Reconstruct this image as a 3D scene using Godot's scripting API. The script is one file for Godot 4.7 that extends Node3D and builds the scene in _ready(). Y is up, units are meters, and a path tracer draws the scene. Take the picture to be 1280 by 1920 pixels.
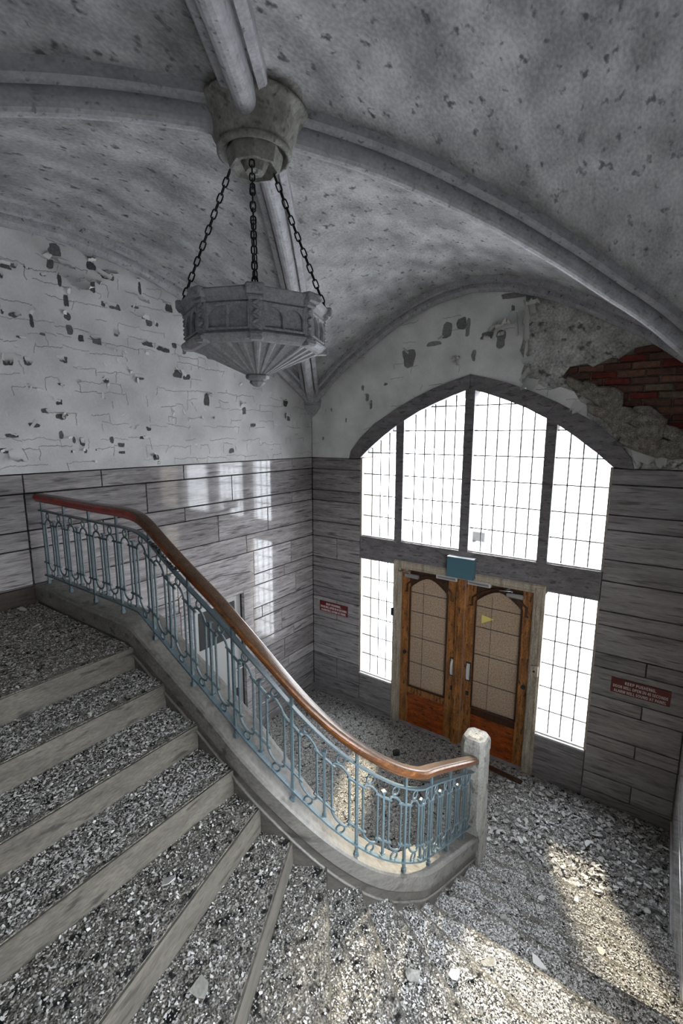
extends Node3D

# ------------------------------------------------------------------ dimensions (metres)
const BAY_W := 4.67            # bay across the front wall
const BAY_D := 6.74            # bay depth
const RISE := 0.161            # stair riser
const LAND := 2.58             # landing height
const CX := 2.41               # winder centre
const CZ := 2.89
const RAD := 0.745             # radius of the balustrade centre line
const BZ := 3.635              # straight run of the balustrade
const S1 := 2.41               # arc length where the curve starts
const S2 := 3.5803             # and ends
const S3 := 4.585              # and meets the newel

var rng := RandomNumberGenerator.new()
var M := {}
var used := {}

# ------------------------------------------------------------------ mesh builder
class Mb:
	var v := PackedVector3Array()
	var n := PackedVector3Array()
	var t := PackedVector2Array()
	var i := PackedInt32Array()
	func pt(p: Vector3, nn: Vector3, uv := Vector2.ZERO) -> int:
		v.append(p); n.append(nn); t.append(uv)
		return v.size() - 1
	func tri(a: Vector3, b: Vector3, c: Vector3) -> void:
		var nn := (b - a).cross(c - a)
		if nn.length() < 1e-12:
			return
		nn = nn.normalized()
		var k := v.size()
		pt(a, nn); pt(b, nn); pt(c, nn)
		i.append_array([k, k + 2, k + 1])
	func quad(a: Vector3, b: Vector3, c: Vector3, d: Vector3) -> void:
		var nn := (c - a).cross(d - b)
		if nn.length() < 1e-12:
			return
		nn = nn.normalized()
		var k := v.size()
		pt(a, nn); pt(b, nn); pt(c, nn); pt(d, nn)
		i.append_array([k, k + 2, k + 1, k, k + 3, k + 2])
	# chamfered box, 44 triangles
	func box(lo: Vector3, hi: Vector3, bev := 0.004, xf := Transform3D()) -> void:
		var c := (lo + hi) / 2.0
		var h := (hi - lo) / 2.0
		var b: float = min(bev, min(h.x, min(h.y, h.z)) * 0.9)
		if b <= 0.0:
			b = 0.0
		var g := func(sx: float, sy: float, sz: float, ax: int) -> Vector3:
			var q := Vector3(sx * h.x, sy * h.y, sz * h.z)
			if ax != 0: q.x -= sx * b
			if ax != 1: q.y -= sy * b
			if ax != 2: q.z -= sz * b
			return xf * (c + q)
		for s in [-1.0, 1.0]:
			var f := func(a, bb, cc, d):
				if s > 0: quad(a, bb, cc, d)
				else: quad(d, cc, bb, a)
			f.call(g.call(s, -1, -1, 0), g.call(s, 1, -1, 0), g.call(s, 1, 1, 0), g.call(s, -1, 1, 0))
			f.call(g.call(-1, s, -1, 1), g.call(-1, s, 1, 1), g.call(1, s, 1, 1), g.call(1, s, -1, 1))
			f.call(g.call(-1, -1, s, 2), g.call(1, -1, s, 2), g.call(1, 1, s, 2), g.call(-1, 1, s, 2))
		if b > 0.0:
			for s in [-1.0, 1.0]:
				for u in [-1.0, 1.0]:
					var e := func(a, bb, cc, d):
						if s * u > 0: quad(a, bb, cc, d)
						else: quad(d, cc, bb, a)
					e.call(g.call(-1, s, u, 1), g.call(-1, s, u, 2), g.call(1, s, u, 2), g.call(1, s, u, 1))
					e.call(g.call(s, -1, u, 2), g.call(s, -1, u, 0), g.call(s, 1, u, 0), g.call(s, 1, u, 2))
					e.call(g.call(s, u, -1, 0), g.call(s, u, -1, 1), g.call(s, u, 1, 1), g.call(s, u, 1, 0))
					for w in [-1.0, 1.0]:
						if s * u * w > 0: tri(g.call(s, u, w, 0), g.call(s, u, w, 1), g.call(s, u, w, 2))
						else: tri(g.call(s, u, w, 0), g.call(s, u, w, 2), g.call(s, u, w, 1))
	# grid of points with smooth normals; rows[j][k]
	func grid(rows: Array, loop_k := false, loop_j := false, uvs: Array = []) -> void:
		var nj := rows.size()
		var nk: int = rows[0].size()
		var k0 := v.size()
		for j in nj:
			for k in nk:
				var ja := (j - 1 + nj) % nj if loop_j else maxi(j - 1, 0)
				var jb := (j + 1) % nj if loop_j else mini(j + 1, nj - 1)
				var ka := (k - 1 + nk) % nk if loop_k else maxi(k - 1, 0)
				var kb := (k + 1) % nk if loop_k else mini(k + 1, nk - 1)
				var a: Vector3 = rows[jb][k] - rows[ja][k]
				var b: Vector3 = rows[j][kb] - rows[j][ka]
				var nn := b.cross(a)
				nn = nn.normalized() if nn.length() > 1e-14 else Vector3.UP
				pt(rows[j][k], nn, uvs[j][k] if uvs.size() else Vector2.ZERO)
		for j in (nj if loop_j else nj - 1):
			for k in (nk if loop_k else nk - 1):
				var a := k0 + j * nk + k
				var b := k0 + j * nk + (k + 1) % nk
				var c := k0 + ((j + 1) % nj) * nk + (k + 1) % nk
				var d := k0 + ((j + 1) % nj) * nk + k
				i.append_array([a, c, b, a, d, c])
	# rows of rings joined with flat faces round the ring but smooth along it
	func skin(rows: Array, closed := true, caps := true) -> void:
		var nk: int = rows[0].size()
		for k in (nk if closed else nk - 1):
			var kk := (k + 1) % nk
			var strip := []
			for r in rows:
				strip.append([r[k], r[kk]])
			grid(strip)
		if caps:
			for e in 2:
				var r: Array = Array(rows[0 if e == 0 else rows.size() - 1])
				var c := Vector3.ZERO
				for p in r: c += p
				c /= r.size()
				for k in r.size():
					if e == 0: tri(c, r[(k + 1) % r.size()], r[k])
					else: tri(c, r[k], r[(k + 1) % r.size()])
	func tube(pts: Array, r: float, sides := 8, closed := false, caps := true) -> void:
		var rows := []
		var up := Vector3.UP
		for j in pts.size():
			var a: Vector3 = pts[(j - 1 + pts.size()) % pts.size()] if closed else pts[maxi(j - 1, 0)]
			var b: Vector3 = pts[(j + 1) % pts.size()] if closed else pts[mini(j + 1, pts.size() - 1)]
			var d := (b - a).normalized()
			if absf(d.dot(up)) > 0.95 and j == 0: up = Vector3(0.6, 0, 0.8)
			var x := d.cross(up)
			if x.length() < 1e-4: x = d.cross(Vector3(0.8, 0.1, 0.6))
			x = x.normalized()
			var y := x.cross(d)
			up = y
			var ring := []
			for k in sides:
				var an := TAU * k / sides
				ring.append(pts[j] + x * cos(an) * r + y * sin(an) * r)
			rows.append(ring)
		grid(rows, true, closed)
		if caps and not closed:
			for e in 2:
				var ring: Array = rows[0 if e == 0 else rows.size() - 1]
				for k in range(1, sides - 1):
					if e == 0: tri(ring[0], ring[k + 1], ring[k])
					else: tri(ring[0], ring[k], ring[k + 1])
	# polygon in a plane, thickened from d0 to d1; put maps (u, v, depth) to space
	func prism(poly: PackedVector2Array, d0: float, d1: float, put: Callable, uvf = null) -> void:
		var q := poly
		if not Geometry2D.is_polygon_clockwise(q):
			q = q.duplicate()
		else:
			q = q.duplicate()
			q.reverse()
		var ix := Geometry2D.triangulate_polygon(q)
		for e in 2:
			var d := d1 if e == 0 else d0
			var base := v.size()
			var nn: Vector3 = (put.call(0.0, 0.0, d1) - put.call(0.0, 0.0, d0)).normalized() * (1.0 if e == 0 else -1.0)
			for p in q:
				pt(put.call(p.x, p.y, d), nn, uvf.call(p.x, p.y) if uvf != null else Vector2.ZERO)
			for k in range(0, ix.size(), 3):
				var a := ix[k]; var b := ix[k + 1]; var c := ix[k + 2]
				var g := (v[base + b] - v[base + a]).cross(v[base + c] - v[base + a])
				if g.dot(nn) > 0: i.append_array([base + a, base + c, base + b])
				else: i.append_array([base + a, base + b, base + c])
		var mid := (d0 + d1) / 2.0
		for k in q.size():
			var a := q[k]
			var b := q[(k + 1) % q.size()]
			var p0: Vector3 = put.call(a.x, a.y, d0); var p1: Vector3 = put.call(b.x, b.y, d0)
			var p2: Vector3 = put.call(b.x, b.y, d1); var p3: Vector3 = put.call(a.x, a.y, d1)
			var dir := Vector2(b.y - a.y, a.x - b.x).normalized() * 0.01
			var out: Vector3 = put.call((a.x + b.x) / 2.0 + dir.x, (a.y + b.y) / 2.0 + dir.y, mid) - put.call((a.x + b.x) / 2.0, (a.y + b.y) / 2.0, mid)
			var k0 := v.size()
			var nn := out.normalized()
			pt(p0, nn); pt(p1, nn); pt(p2, nn); pt(p3, nn)
			if (p1 - p0).cross(p2 - p0).dot(nn) > 0: i.append_array([k0, k0 + 2, k0 + 1, k0, k0 + 3, k0 + 2])
			else: i.append_array([k0, k0 + 1, k0 + 2, k0, k0 + 2, k0 + 3])
	# profile of (radius, height) turned round the y axis
	func lathe(prof: Array, sides: int, turn := 0.0, flat := false, mod = null) -> void:
		var rows := []
		for p in prof:
			var ring := []
			for k in sides:
				var an := turn + TAU * k / sides
				var r: float = p.x * (mod.call(k, p.y) if mod != null else 1.0)
				ring.append(Vector3(sin(an) * r, p.y, cos(an) * r))
			rows.append(ring)
		if flat:
			for j in rows.size() - 1:
				for k in sides:
					var kk := (k + 1) % sides
					quad(rows[j][k], rows[j][kk], rows[j + 1][kk], rows[j + 1][k])
		else:
			grid(rows, true)
	func done() -> ArrayMesh:
		var m := ArrayMesh.new()
		if v.is_empty():
			tri(Vector3.ZERO, Vector3(0.001, 0, 0), Vector3(0, 0.001, 0))
		var a := []
		a.resize(Mesh.ARRAY_MAX)
		a[Mesh.ARRAY_VERTEX] = v
		a[Mesh.ARRAY_NORMAL] = n
		a[Mesh.ARRAY_TEX_UV] = t
		a[Mesh.ARRAY_INDEX] = i
		m.add_surface_from_arrays(Mesh.PRIMITIVE_TRIANGLES, a)
		return m

# ------------------------------------------------------------------ naming helpers
func numbered(called: String, parent: Node) -> String:
	var key := str(parent.get_instance_id()) + called
	var k: int = used.get(key, 0)
	used[key] = k + 1
	return called if k == 0 else "%s_%03d" % [called, k]

func part(called: String, mesh: Mesh, mat: Material, parent: Node, at := Transform3D()) -> MeshInstance3D:
	var o := MeshInstance3D.new()
	o.name = numbered(called, parent)
	o.mesh = mesh
	o.material_override = mat
	o.transform = at
	parent.add_child(o, true)
	return o

func thing(called: String, label: String, category: String, at := Vector3.ZERO, group := "") -> Node3D:
	var o := Node3D.new()
	o.name = numbered(called, self)
	o.position = at
	add_child(o, true)
	tag(o, label, category, group)
	return o

func tag(o: Node, label: String, category: String, group := "") -> void:
	o.set_meta("label", label)
	o.set_meta("category", category)
	if group != "":
		o.set_meta("group", group)

func struct(called: String, label := "", category := "") -> Node3D:
	var o := Node3D.new()
	o.name = called
	add_child(o, true)
	o.set_meta("kind", "structure")
	if label != "": o.set_meta("label", label)
	if category != "": o.set_meta("category", category)
	return o

# planes: (u, v, depth) -> space
func on_front(u: float, v: float, d: float) -> Vector3: return Vector3(u, v, d)
func on_left(u: float, v: float, d: float) -> Vector3: return Vector3(d, v, u)
func on_right(u: float, v: float, d: float) -> Vector3: return Vector3(BAY_W - d, v, u)
func on_back(u: float, v: float, d: float) -> Vector3: return Vector3(u, v, BAY_D - d)
func on_plan(u: float, v: float, d: float) -> Vector3: return Vector3(u, d, v)

func lerp_table(tab: Array, x: float) -> float:
	if x <= tab[0][0]: return tab[0][1]
	for k in range(1, tab.size()):
		if x <= tab[k][0]:
			var p0: Array = tab[maxi(k - 2, 0)]; var p1: Array = tab[k - 1]; var p2: Array = tab[k]; var p3: Array = tab[mini(k + 1, tab.size() - 1)]
			var h: float = p2[0] - p1[0]
			var m1: float = (p2[1] - p0[1]) / (p2[0] - p0[0])
			var m2: float = (p3[1] - p1[1]) / (p3[0] - p1[0])
			var t: float = (x - p1[0]) / h
			return (2 * t * t * t - 3 * t * t + 1) * p1[1] + (t * t * t - 2 * t * t + t) * h * m1 + (-2 * t * t * t + 3 * t * t) * p2[1] + (t * t * t - t * t) * h * m2
	return tab[tab.size() - 1][1]

# height of the ribs over s = 0 (wall) .. 1 (crown)
const ARCH := [[0.0, 4.43], [0.067, 4.575], [0.158, 4.755], [0.263, 4.945], [0.36, 5.08], [0.44, 5.195], [0.51, 5.285], [0.636, 5.43], [0.813, 5.575], [1.0, 5.64]]
func arch(s: float) -> float: return lerp_table(ARCH, clampf(s, 0.0, 1.0))
func sx(x: float) -> float: return 1.0 - absf(x - BAY_W / 2) / (BAY_W / 2)
func sz(z: float) -> float: return 1.0 - absf(z - BAY_D / 2) / (BAY_D / 2)

# ------------------------------------------------------------------ textures and materials
func noise_img(size: int, sd: int, freq: float, oct := 4, kind := FastNoiseLite.TYPE_SIMPLEX_SMOOTH) -> PackedByteArray:
	var f := FastNoiseLite.new()
	f.noise_type = kind
	f.seed = sd
	f.frequency = freq
	f.fractal_octaves = oct
	var im := f.get_seamless_image(size, size)
	im.convert(Image.FORMAT_L8)
	return im.get_data()

# mixes three colours by a broad and a fine noise; dark spots where the third noise is high
func stone_tex(size: int, sd: int, dark: Color, light: Color, f1: float, f2: float, fine_share: float, spot := Color.BLACK, spot_at := 2.0, spot_f := 0.03) -> ImageTexture:
	var a := noise_img(size, sd, f1, 5)
	var b := noise_img(size, sd + 7, f2, 3)
	var c := noise_img(size, sd + 13, spot_f, 5)
	var out := PackedByteArray()
	out.resize(size * size * 3)
	for k in size * size:
		var t: float = clampf(((a[k] / 255.0 - 0.5) * 1.7 * (1.0 - fine_share) + (b[k] / 255.0 - 0.5) * 2.0 * fine_share) + 0.5, 0.0, 1.0)
		var r := lerpf(dark.r, light.r, t); var g := lerpf(dark.g, light.g, t); var bl := lerpf(dark.b, light.b, t)
		var s: float = clampf((c[k] / 255.0 - spot_at) * 6.0, 0.0, 1.0)
		r = lerpf(r, spot.r, s); g = lerpf(g, spot.g, s); bl = lerpf(bl, spot.b, s)
		out[k * 3] = int(r * 255.0); out[k * 3 + 1] = int(g * 255.0); out[k * 3 + 2] = int(bl * 255.0)
	return ImageTexture.create_from_image(Image.create_from_data(size, size, false, Image.FORMAT_RGB8, out))

func grey_tex(size: int, sd: int, freq: float, oct := 4) -> ImageTexture:
	return ImageTexture.create_from_image(Image.create_from_data(size, size, false, Image.FORMAT_L8, noise_img(size, sd, freq, oct)))

func mat(col: Color, rough: float, tex: Texture2D = null, scale := Vector3.ONE, off := Vector3.ZERO, world := true, bump: Texture2D = null, bump_cm := 0.0) -> StandardMaterial3D:
	var m := StandardMaterial3D.new()
	m.albedo_color = col
	m.roughness = rough
	if tex or bump:
		m.uv1_triplanar = true
		m.uv1_world_triplanar = world
		m.uv1_scale = scale
		m.uv1_offset = off
	if tex: m.albedo_texture = tex
	if bump:
		m.heightmap_enabled = true
		m.heightmap_texture = bump
		m.heightmap_scale = bump_cm
	return m

func g(v: float) -> Color: return Color(v, v, v)

# painted plaster of one wall: cracked film with bare patches; u = along the wall / 6.74, v = down from 5.75 / 2.1
func paint_maps(sd: int, patches: Array, crack: float, base: float, bare: int) -> Array:
	var w := 2048
	var h := 640
	var r := RandomNumberGenerator.new()
	r.seed = sd
	var f := FastNoiseLite.new()
	f.seed = sd; f.frequency = 0.006; f.fractal_octaves = 5
	var broad := f.get_image(w, h)
	broad.convert(Image.FORMAT_L8)
	f.frequency = 0.12
	var fine := f.get_image(w, h)
	fine.convert(Image.FORMAT_L8)
	var a := broad.get_data()
	var b := fine.get_data()
	var alb := PackedByteArray()
	alb.resize(w * h)
	var hgt := PackedByteArray()
	hgt.resize(w * h)
	for k in w * h:
		alb[k] = int(clampf(base + (a[k] - 128) * 0.16 + (b[k] - 128) * 0.05, 0, 255))
		hgt[k] = int(clampf(200 + (a[k] - 128) * 0.2 + (b[k] - 128) * 0.08, 0, 255))
	var ppm := w / 6.74
	var line := func(p: Vector2, q: Vector2, wd: float, tone: int):
		var steps := int(p.distance_to(q) * 1.5) + 1
		var wob := 0.0
		for s in steps:
			wob = clampf(wob + r.randf_range(-0.8, 0.8), -6.0, 6.0)
			var c := p.lerp(q, float(s) / steps) + (q - p).orthogonal().normalized() * wob
			var rad := int(ceil(wd))
			for dy in range(-rad, rad + 1):
				for dx in range(-rad, rad + 1):
					if dx * dx + dy * dy <= wd * wd:
						var x := int(c.x) + dx
						var y := int(c.y) + dy
						if x >= 0 and y >= 0 and x < w and y < h:
							alb[y * w + x] = mini(alb[y * w + x], tone)
							hgt[y * w + x] = 90
	# craze following the block joints behind
	var rows := int(2.1 / 0.105)
	for j in rows:
		var y := j * 0.105 * ppm + r.randf_range(-8, 8)
		var x := 0.0
		while x < w:
			var ln := r.randf_range(25, 90)
			if r.randf() < crack:
				line.call(Vector2(x, y + r.randf_range(-4, 4)), Vector2(x + ln, y + r.randf_range(-4, 4)), r.randf_range(0.3, 0.85), r.randi_range(118, 165))
			if r.randf() < crack * 0.8:
				line.call(Vector2(x, y), Vector2(x + r.randf_range(-6, 6), y + 0.105 * ppm * r.randf_range(0.4, 1.1)), r.randf_range(0.3, 0.85), r.randi_range(118, 165))
			x += ln
	for p in patches:
		var cx: float = p[0] * ppm
		var cy: float = (5.75 - p[1]) * ppm
		var hw: float = p[2] * 0.5 * ppm
		var hh: float = p[3] * 0.5 * ppm
		var tone: int = bare + r.randi_range(-14, 14)
		var lob := []
		for k in 9: lob.append(r.randf_range(0.72, 1.2))
		for y in range(maxi(int(cy - hh * 1.3), 0), mini(int(cy + hh * 1.3) + 1, h)):
			for x in range(maxi(int(cx - hw * 1.3), 0), mini(int(cx + hw * 1.3) + 1, w)):
				var q := Vector2((x - cx) / hw, (y - cy) / hh)
				var an: float = (q.angle() + PI) / TAU * 9.0
				var k0 := int(an) % 9
				var rr := lerpf(lob[k0], lob[(k0 + 1) % 9], an - int(an))
				if maxf(absf(q.x), absf(q.y)) * 0.6 + q.length() * 0.4 < rr:
					alb[y * w + x] = tone + int((b[y * w + x] - 128) * 0.2)
					hgt[y * w + x] = 40
	return [ImageTexture.create_from_image(Image.create_from_data(w, h, false, Image.FORMAT_L8, alb)), ImageTexture.create_from_image(Image.create_from_data(w, h, false, Image.FORMAT_L8, hgt))]

func uv_mat(maps: Array, col: Color, rough: float, bump_cm: float) -> StandardMaterial3D:
	var m := StandardMaterial3D.new()
	m.albedo_color = col
	m.albedo_texture = maps[0]
	m.roughness = rough
	m.heightmap_enabled = true
	m.heightmap_texture = maps[1]
	m.heightmap_scale = bump_cm
	return m

func make_materials() -> void:
	var vein := stone_tex(1024, 11, Color(0.62, 0.61, 0.61), Color(0.87, 0.86, 0.86), 0.007, 0.06, 0.45, Color(0.50, 0.49, 0.49), 0.63, 0.014)
	var rough1 := grey_tex(512, 5, 0.03)
	M.grit = grey_tex(512, 21, 0.09, 4)
	# eight tones of the same veined marble
	M.slabs = []
	for k in 8:
		var t: float = [0.75, 0.69, 0.81, 0.66, 0.78, 0.73, 0.68, 0.74][k]
		M.slabs.append(mat(Color(t, t * 0.985, t * 0.99), 0.07, vein, Vector3(0.13, 1.7, 0.13), Vector3(0.37 * k, 0.23 * k, 0.61 * k), true))
	M.pale_slabs = [mat(Color(0.93, 0.93, 0.93), 0.15, vein, Vector3(0.13, 1.7, 0.13), Vector3(0.2, 0.5, 0.1), true), mat(Color(0.88, 0.88, 0.88), 0.15, vein, Vector3(0.13, 1.7, 0.13), Vector3(0.7, 0.1, 0.4), true)]
	M.dark_slabs = []
	for k in 6:
		var t: float = [0.78, 0.72, 0.83, 0.75, 0.68, 0.77][k]
		M.dark_slabs.append(mat(Color(t, t * 0.985, t * 0.99), 0.3, vein, Vector3(0.13, 1.7, 0.13), Vector3(0.31 * k, 0.29 * k, 0.47 * k), true, rough1, 0.02))
	M.trim_stone = mat(Color(0.60, 0.59, 0.60), 0.5, vein, Vector3(0.4, 1.6, 0.4), Vector3(0.1, 0.7, 0.3), true, rough1, 0.03)
	M.grout = mat(g(0.07), 0.95)
	M.masonry = mat(g(0.33), 0.95)
	var pl := stone_tex(1024, 31, Color(0.56, 0.56, 0.565), Color(0.88, 0.88, 0.88), 0.006, 0.09, 0.32, Color(0.30, 0.30, 0.305), 0.735, 0.022)
	M.vault = mat(Color(0.81, 0.81, 0.815), 0.9, pl, Vector3(0.52, 0.3, 0.30), Vector3.ZERO, true, M.grit, 0.25)
	M.rib = mat(Color(0.86, 0.86, 0.88), 0.7, stone_tex(512, 41, Color(0.62, 0.62, 0.62), Color(0.80, 0.80, 0.80), 0.02, 0.1, 0.4, Color(0.24, 0.24, 0.24), 0.76, 0.04), Vector3(0.8, 0.8, 0.8), Vector3.ZERO, true, M.grit, 0.15)
	M.boss = mat(Color(0.86, 0.86, 0.85), 0.85, stone_tex(512, 43, Color(0.46, 0.455, 0.44), Color(0.72, 0.715, 0.70), 0.02, 0.1, 0.4, Color(0.25, 0.25, 0.24), 0.70, 0.03), Vector3.ONE, Vector3.ZERO, true, M.grit, 0.3)
	M.undercoat = mat(Color(0.97, 0.97, 0.96), 0.95, stone_tex(512, 51, Color(0.56, 0.56, 0.55), Color(0.88, 0.88, 0.87), 0.012, 0.08, 0.4, Color(0.40, 0.40, 0.39), 0.68, 0.02), Vector3(0.7, 0.7, 0.7), Vector3.ZERO, true, M.grit, 0.6)
	M.paint_chip = mat(Color(0.80, 0.80, 0.79), 0.7)
	M.paint_back = mat(Color(0.42, 0.41, 0.40), 0.9)
	M.rubble = mat(Color(0.80, 0.79, 0.765), 0.95, stone_tex(512, 57, Color(0.4, 0.39, 0.37), Color(0.85, 0.84, 0.80), 0.02, 0.1, 0.5), Vector3(1.2, 1.2, 1.2), Vector3.ZERO, true, M.grit, 0.35)
	var pale := stone_tex(256, 53, g(0.68), g(0.95), 0.03, 0.12, 0.5)
	M.bricks = []
	for c in [Color(0.50, 0.22, 0.18), Color(0.46, 0.34, 0.29), Color(0.56, 0.40, 0.33), Color(0.44, 0.29, 0.25), Color(0.54, 0.47, 0.41)]:
		M.bricks.append(mat(c, 0.95, pale, Vector3(2, 2, 2), Vector3.ZERO, true))
	M.mortar = mat(Color(0.66, 0.62, 0.58), 0.98, pale, Vector3(2, 2, 2))
	# stairs
	var st := stone_tex(1024, 61, Color(0.56, 0.555, 0.54), Color(0.80, 0.795, 0.775), 0.008, 0.06, 0.5, Color(0.42, 0.415, 0.40), 0.68, 0.012)
	M.step = mat(Color(0.50, 0.482, 0.45), 0.75, st, Vector3(0.35, 1.4, 0.35), Vector3.ZERO, true, M.grit, 0.1)
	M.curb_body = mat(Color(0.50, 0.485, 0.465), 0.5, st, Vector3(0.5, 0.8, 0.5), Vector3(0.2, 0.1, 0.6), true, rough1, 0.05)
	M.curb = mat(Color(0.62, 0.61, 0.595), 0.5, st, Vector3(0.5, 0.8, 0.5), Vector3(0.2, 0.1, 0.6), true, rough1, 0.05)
	M.newel = mat(Color(0.86, 0.855, 0.84), 0.65, st, Vector3(0.9, 0.5, 0.9), Vector3(0.5, 0.1, 0.6), true, M.grit, 0.1)
	M.dirt = mat(Color(0.80, 0.785, 0.76), 0.98, stone_tex(512, 67, Color(0.20, 0.20, 0.195), Color(0.80, 0.79, 0.77), 0.03, 0.16, 0.6, Color(0.05, 0.05, 0.05), 0.62, 0.02), Vector3(1.1, 1.1, 1.1), Vector3.ZERO, true, M.grit, 0.7)
	M.floor_dirt = M.dirt.duplicate()
	M.floor_dirt.albedo_color = Color(1.0, 0.99, 0.97)
	M.chips = mat(Color.WHITE, 0.8)
	M.chips.vertex_color_use_as_albedo = true
	# railing
	M.iron = mat(Color(0.36, 0.43, 0.455), 0.42, grey_chip_tex(), Vector3(6, 6, 6), Vector3.ZERO)
	var wood := stone_tex(512, 71, Color(0.34, 0.065, 0.025), Color(0.78, 0.21, 0.085), 0.012, 0.08, 0.4, Color(0.12, 0.06, 0.03), 0.70, 0.02)
	var wood2 := stone_tex(512, 72, Color(0.22, 0.12, 0.06), Color(0.58, 0.36, 0.22), 0.012, 0.08, 0.4, Color(0.14, 0.08, 0.05), 0.70, 0.02)
	M.handrail_top = mat(Color(0.46, 0.37, 0.30), 0.32, stone_tex(512, 73, Color(0.45, 0.42, 0.40), Color(0.95, 0.92, 0.88), 0.02, 0.1, 0.5), Vector3(1.4, 2.0, 1.4), Vector3.ZERO, true, rough1, 0.02)
	M.rail_wood = []
	for c in [Color(1.0, 0.80, 0.68), Color(1.0, 0.80, 0.68), Color(1.0, 0.88, 0.74), Color(0.98, 1.0, 0.86), Color(0.95, 1.0, 0.98), Color(0.98, 1.0, 1.0)]:
		M.rail_wood.append(mat(c, 0.3, wood if M.rail_wood.size() < 2 else wood2, Vector3(1.2, 3.0, 1.2), Vector3.ZERO, true, rough1, 0.02))
	var oak := stone_tex(512, 75, Color(0.36, 0.235, 0.12), Color(0.70, 0.50, 0.27), 0.01, 0.08, 0.45, Color(0.16, 0.07, 0.03), 0.66, 0.02)
	M.oak = mat(Color(1.0, 0.95, 0.92), 0.4, oak, Vector3(3.0, 0.6, 3.0), Vector3.ZERO, true, rough1, 0.02)
	M.oak_red = mat(Color(1.0, 0.68, 0.45), 0.4, oak, Vector3(0.8, 3.0, 3.0), Vector3(0.3, 0.2, 0), true, rough1, 0.02)
	M.oak_dark = mat(Color(0.42, 0.35, 0.27), 0.5, oak, Vector3(3.0, 1.0, 3.0), Vector3(0.6, 0.2, 0), true)
	M.frame_wood = mat(Color(0.86, 0.83, 0.78), 0.55, stone_tex(512, 77, Color(0.55, 0.53, 0.50), Color(0.9, 0.88, 0.84), 0.01, 0.09, 0.5), Vector3(3.0, 0.5, 3.0), Vector3.ZERO, true, rough1, 0.03)
	M.board = mat(Color(1.0, 0.97, 0.92), 0.7, stone_tex(512, 79, Color(0.46, 0.395, 0.33), Color(0.88, 0.78, 0.68), 0.05, 0.14, 0.6), Vector3(1.6, 1.6, 1.6), Vector3.ZERO, true)
	M.lead = mat(g(0.42), 0.6)
	M.lead.metallic = 0.3
	M.sill = mat(g(0.72), 0.6)
	M.pane = StandardMaterial3D.new()
	M.pane.transparency = BaseMaterial3D.TRANSPARENCY_ALPHA
	M.pane.albedo_color = Color(0.93, 0.96, 0.97, 0.07)
	M.pane.roughness = 0.06
	M.door_glass = M.pane.duplicate()
	M.door_glass.albedo_color = Color(0.7, 0.68, 0.64, 0.14)
	M.steel = mat(g(0.72), 0.3)
	M.steel.metallic = 0.85
	M.white_metal = mat(Color(0.78, 0.78, 0.77), 0.4)
	M.dark_metal = mat(g(0.12), 0.5)
	M.teal = mat(Color(0.27, 0.41, 0.46), 0.5, rough1, Vector3(3, 3, 3), Vector3.ZERO)
	M.teal.albedo_texture = null
	M.sign_red = mat(Color(0.36, 0.04, 0.055), 0.4)
	M.letter = mat(Color(0.85, 0.80, 0.80), 0.6)
	M.yellow = mat(Color(0.83, 0.77, 0.42), 0.7)
	M.lamp = mat(Color(0.63, 0.63, 0.645), 0.75, stone_tex(512, 81, Color(0.72, 0.72, 0.72), Color(1, 1, 1), 0.03, 0.1, 0.5), Vector3(1.5, 1.5, 1.5), Vector3.ZERO, false, M.grit, 0.1)
	M.chain = mat(g(0.10), 0.55)
	M.chain.metallic = 0.5
	M.black = mat(g(0.14), 0.7)
	M.grey_paint = mat(Color(0.62, 0.62, 0.61), 0.5)
	M.skirting = mat(Color(0.30, 0.24, 0.20), 0.5, vein, Vector3(0.3, 1.5, 0.3))
	M.paving = mat(Color(0.86, 0.87, 0.88), 0.9)

func grey_chip_tex() -> ImageTexture:
	return stone_tex(256, 85, Color(0.78, 0.78, 0.78), Color(1, 1, 1), 0.02, 0.1, 0.5, Color(0.30, 0.27, 0.25), 0.74, 0.05)

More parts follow.
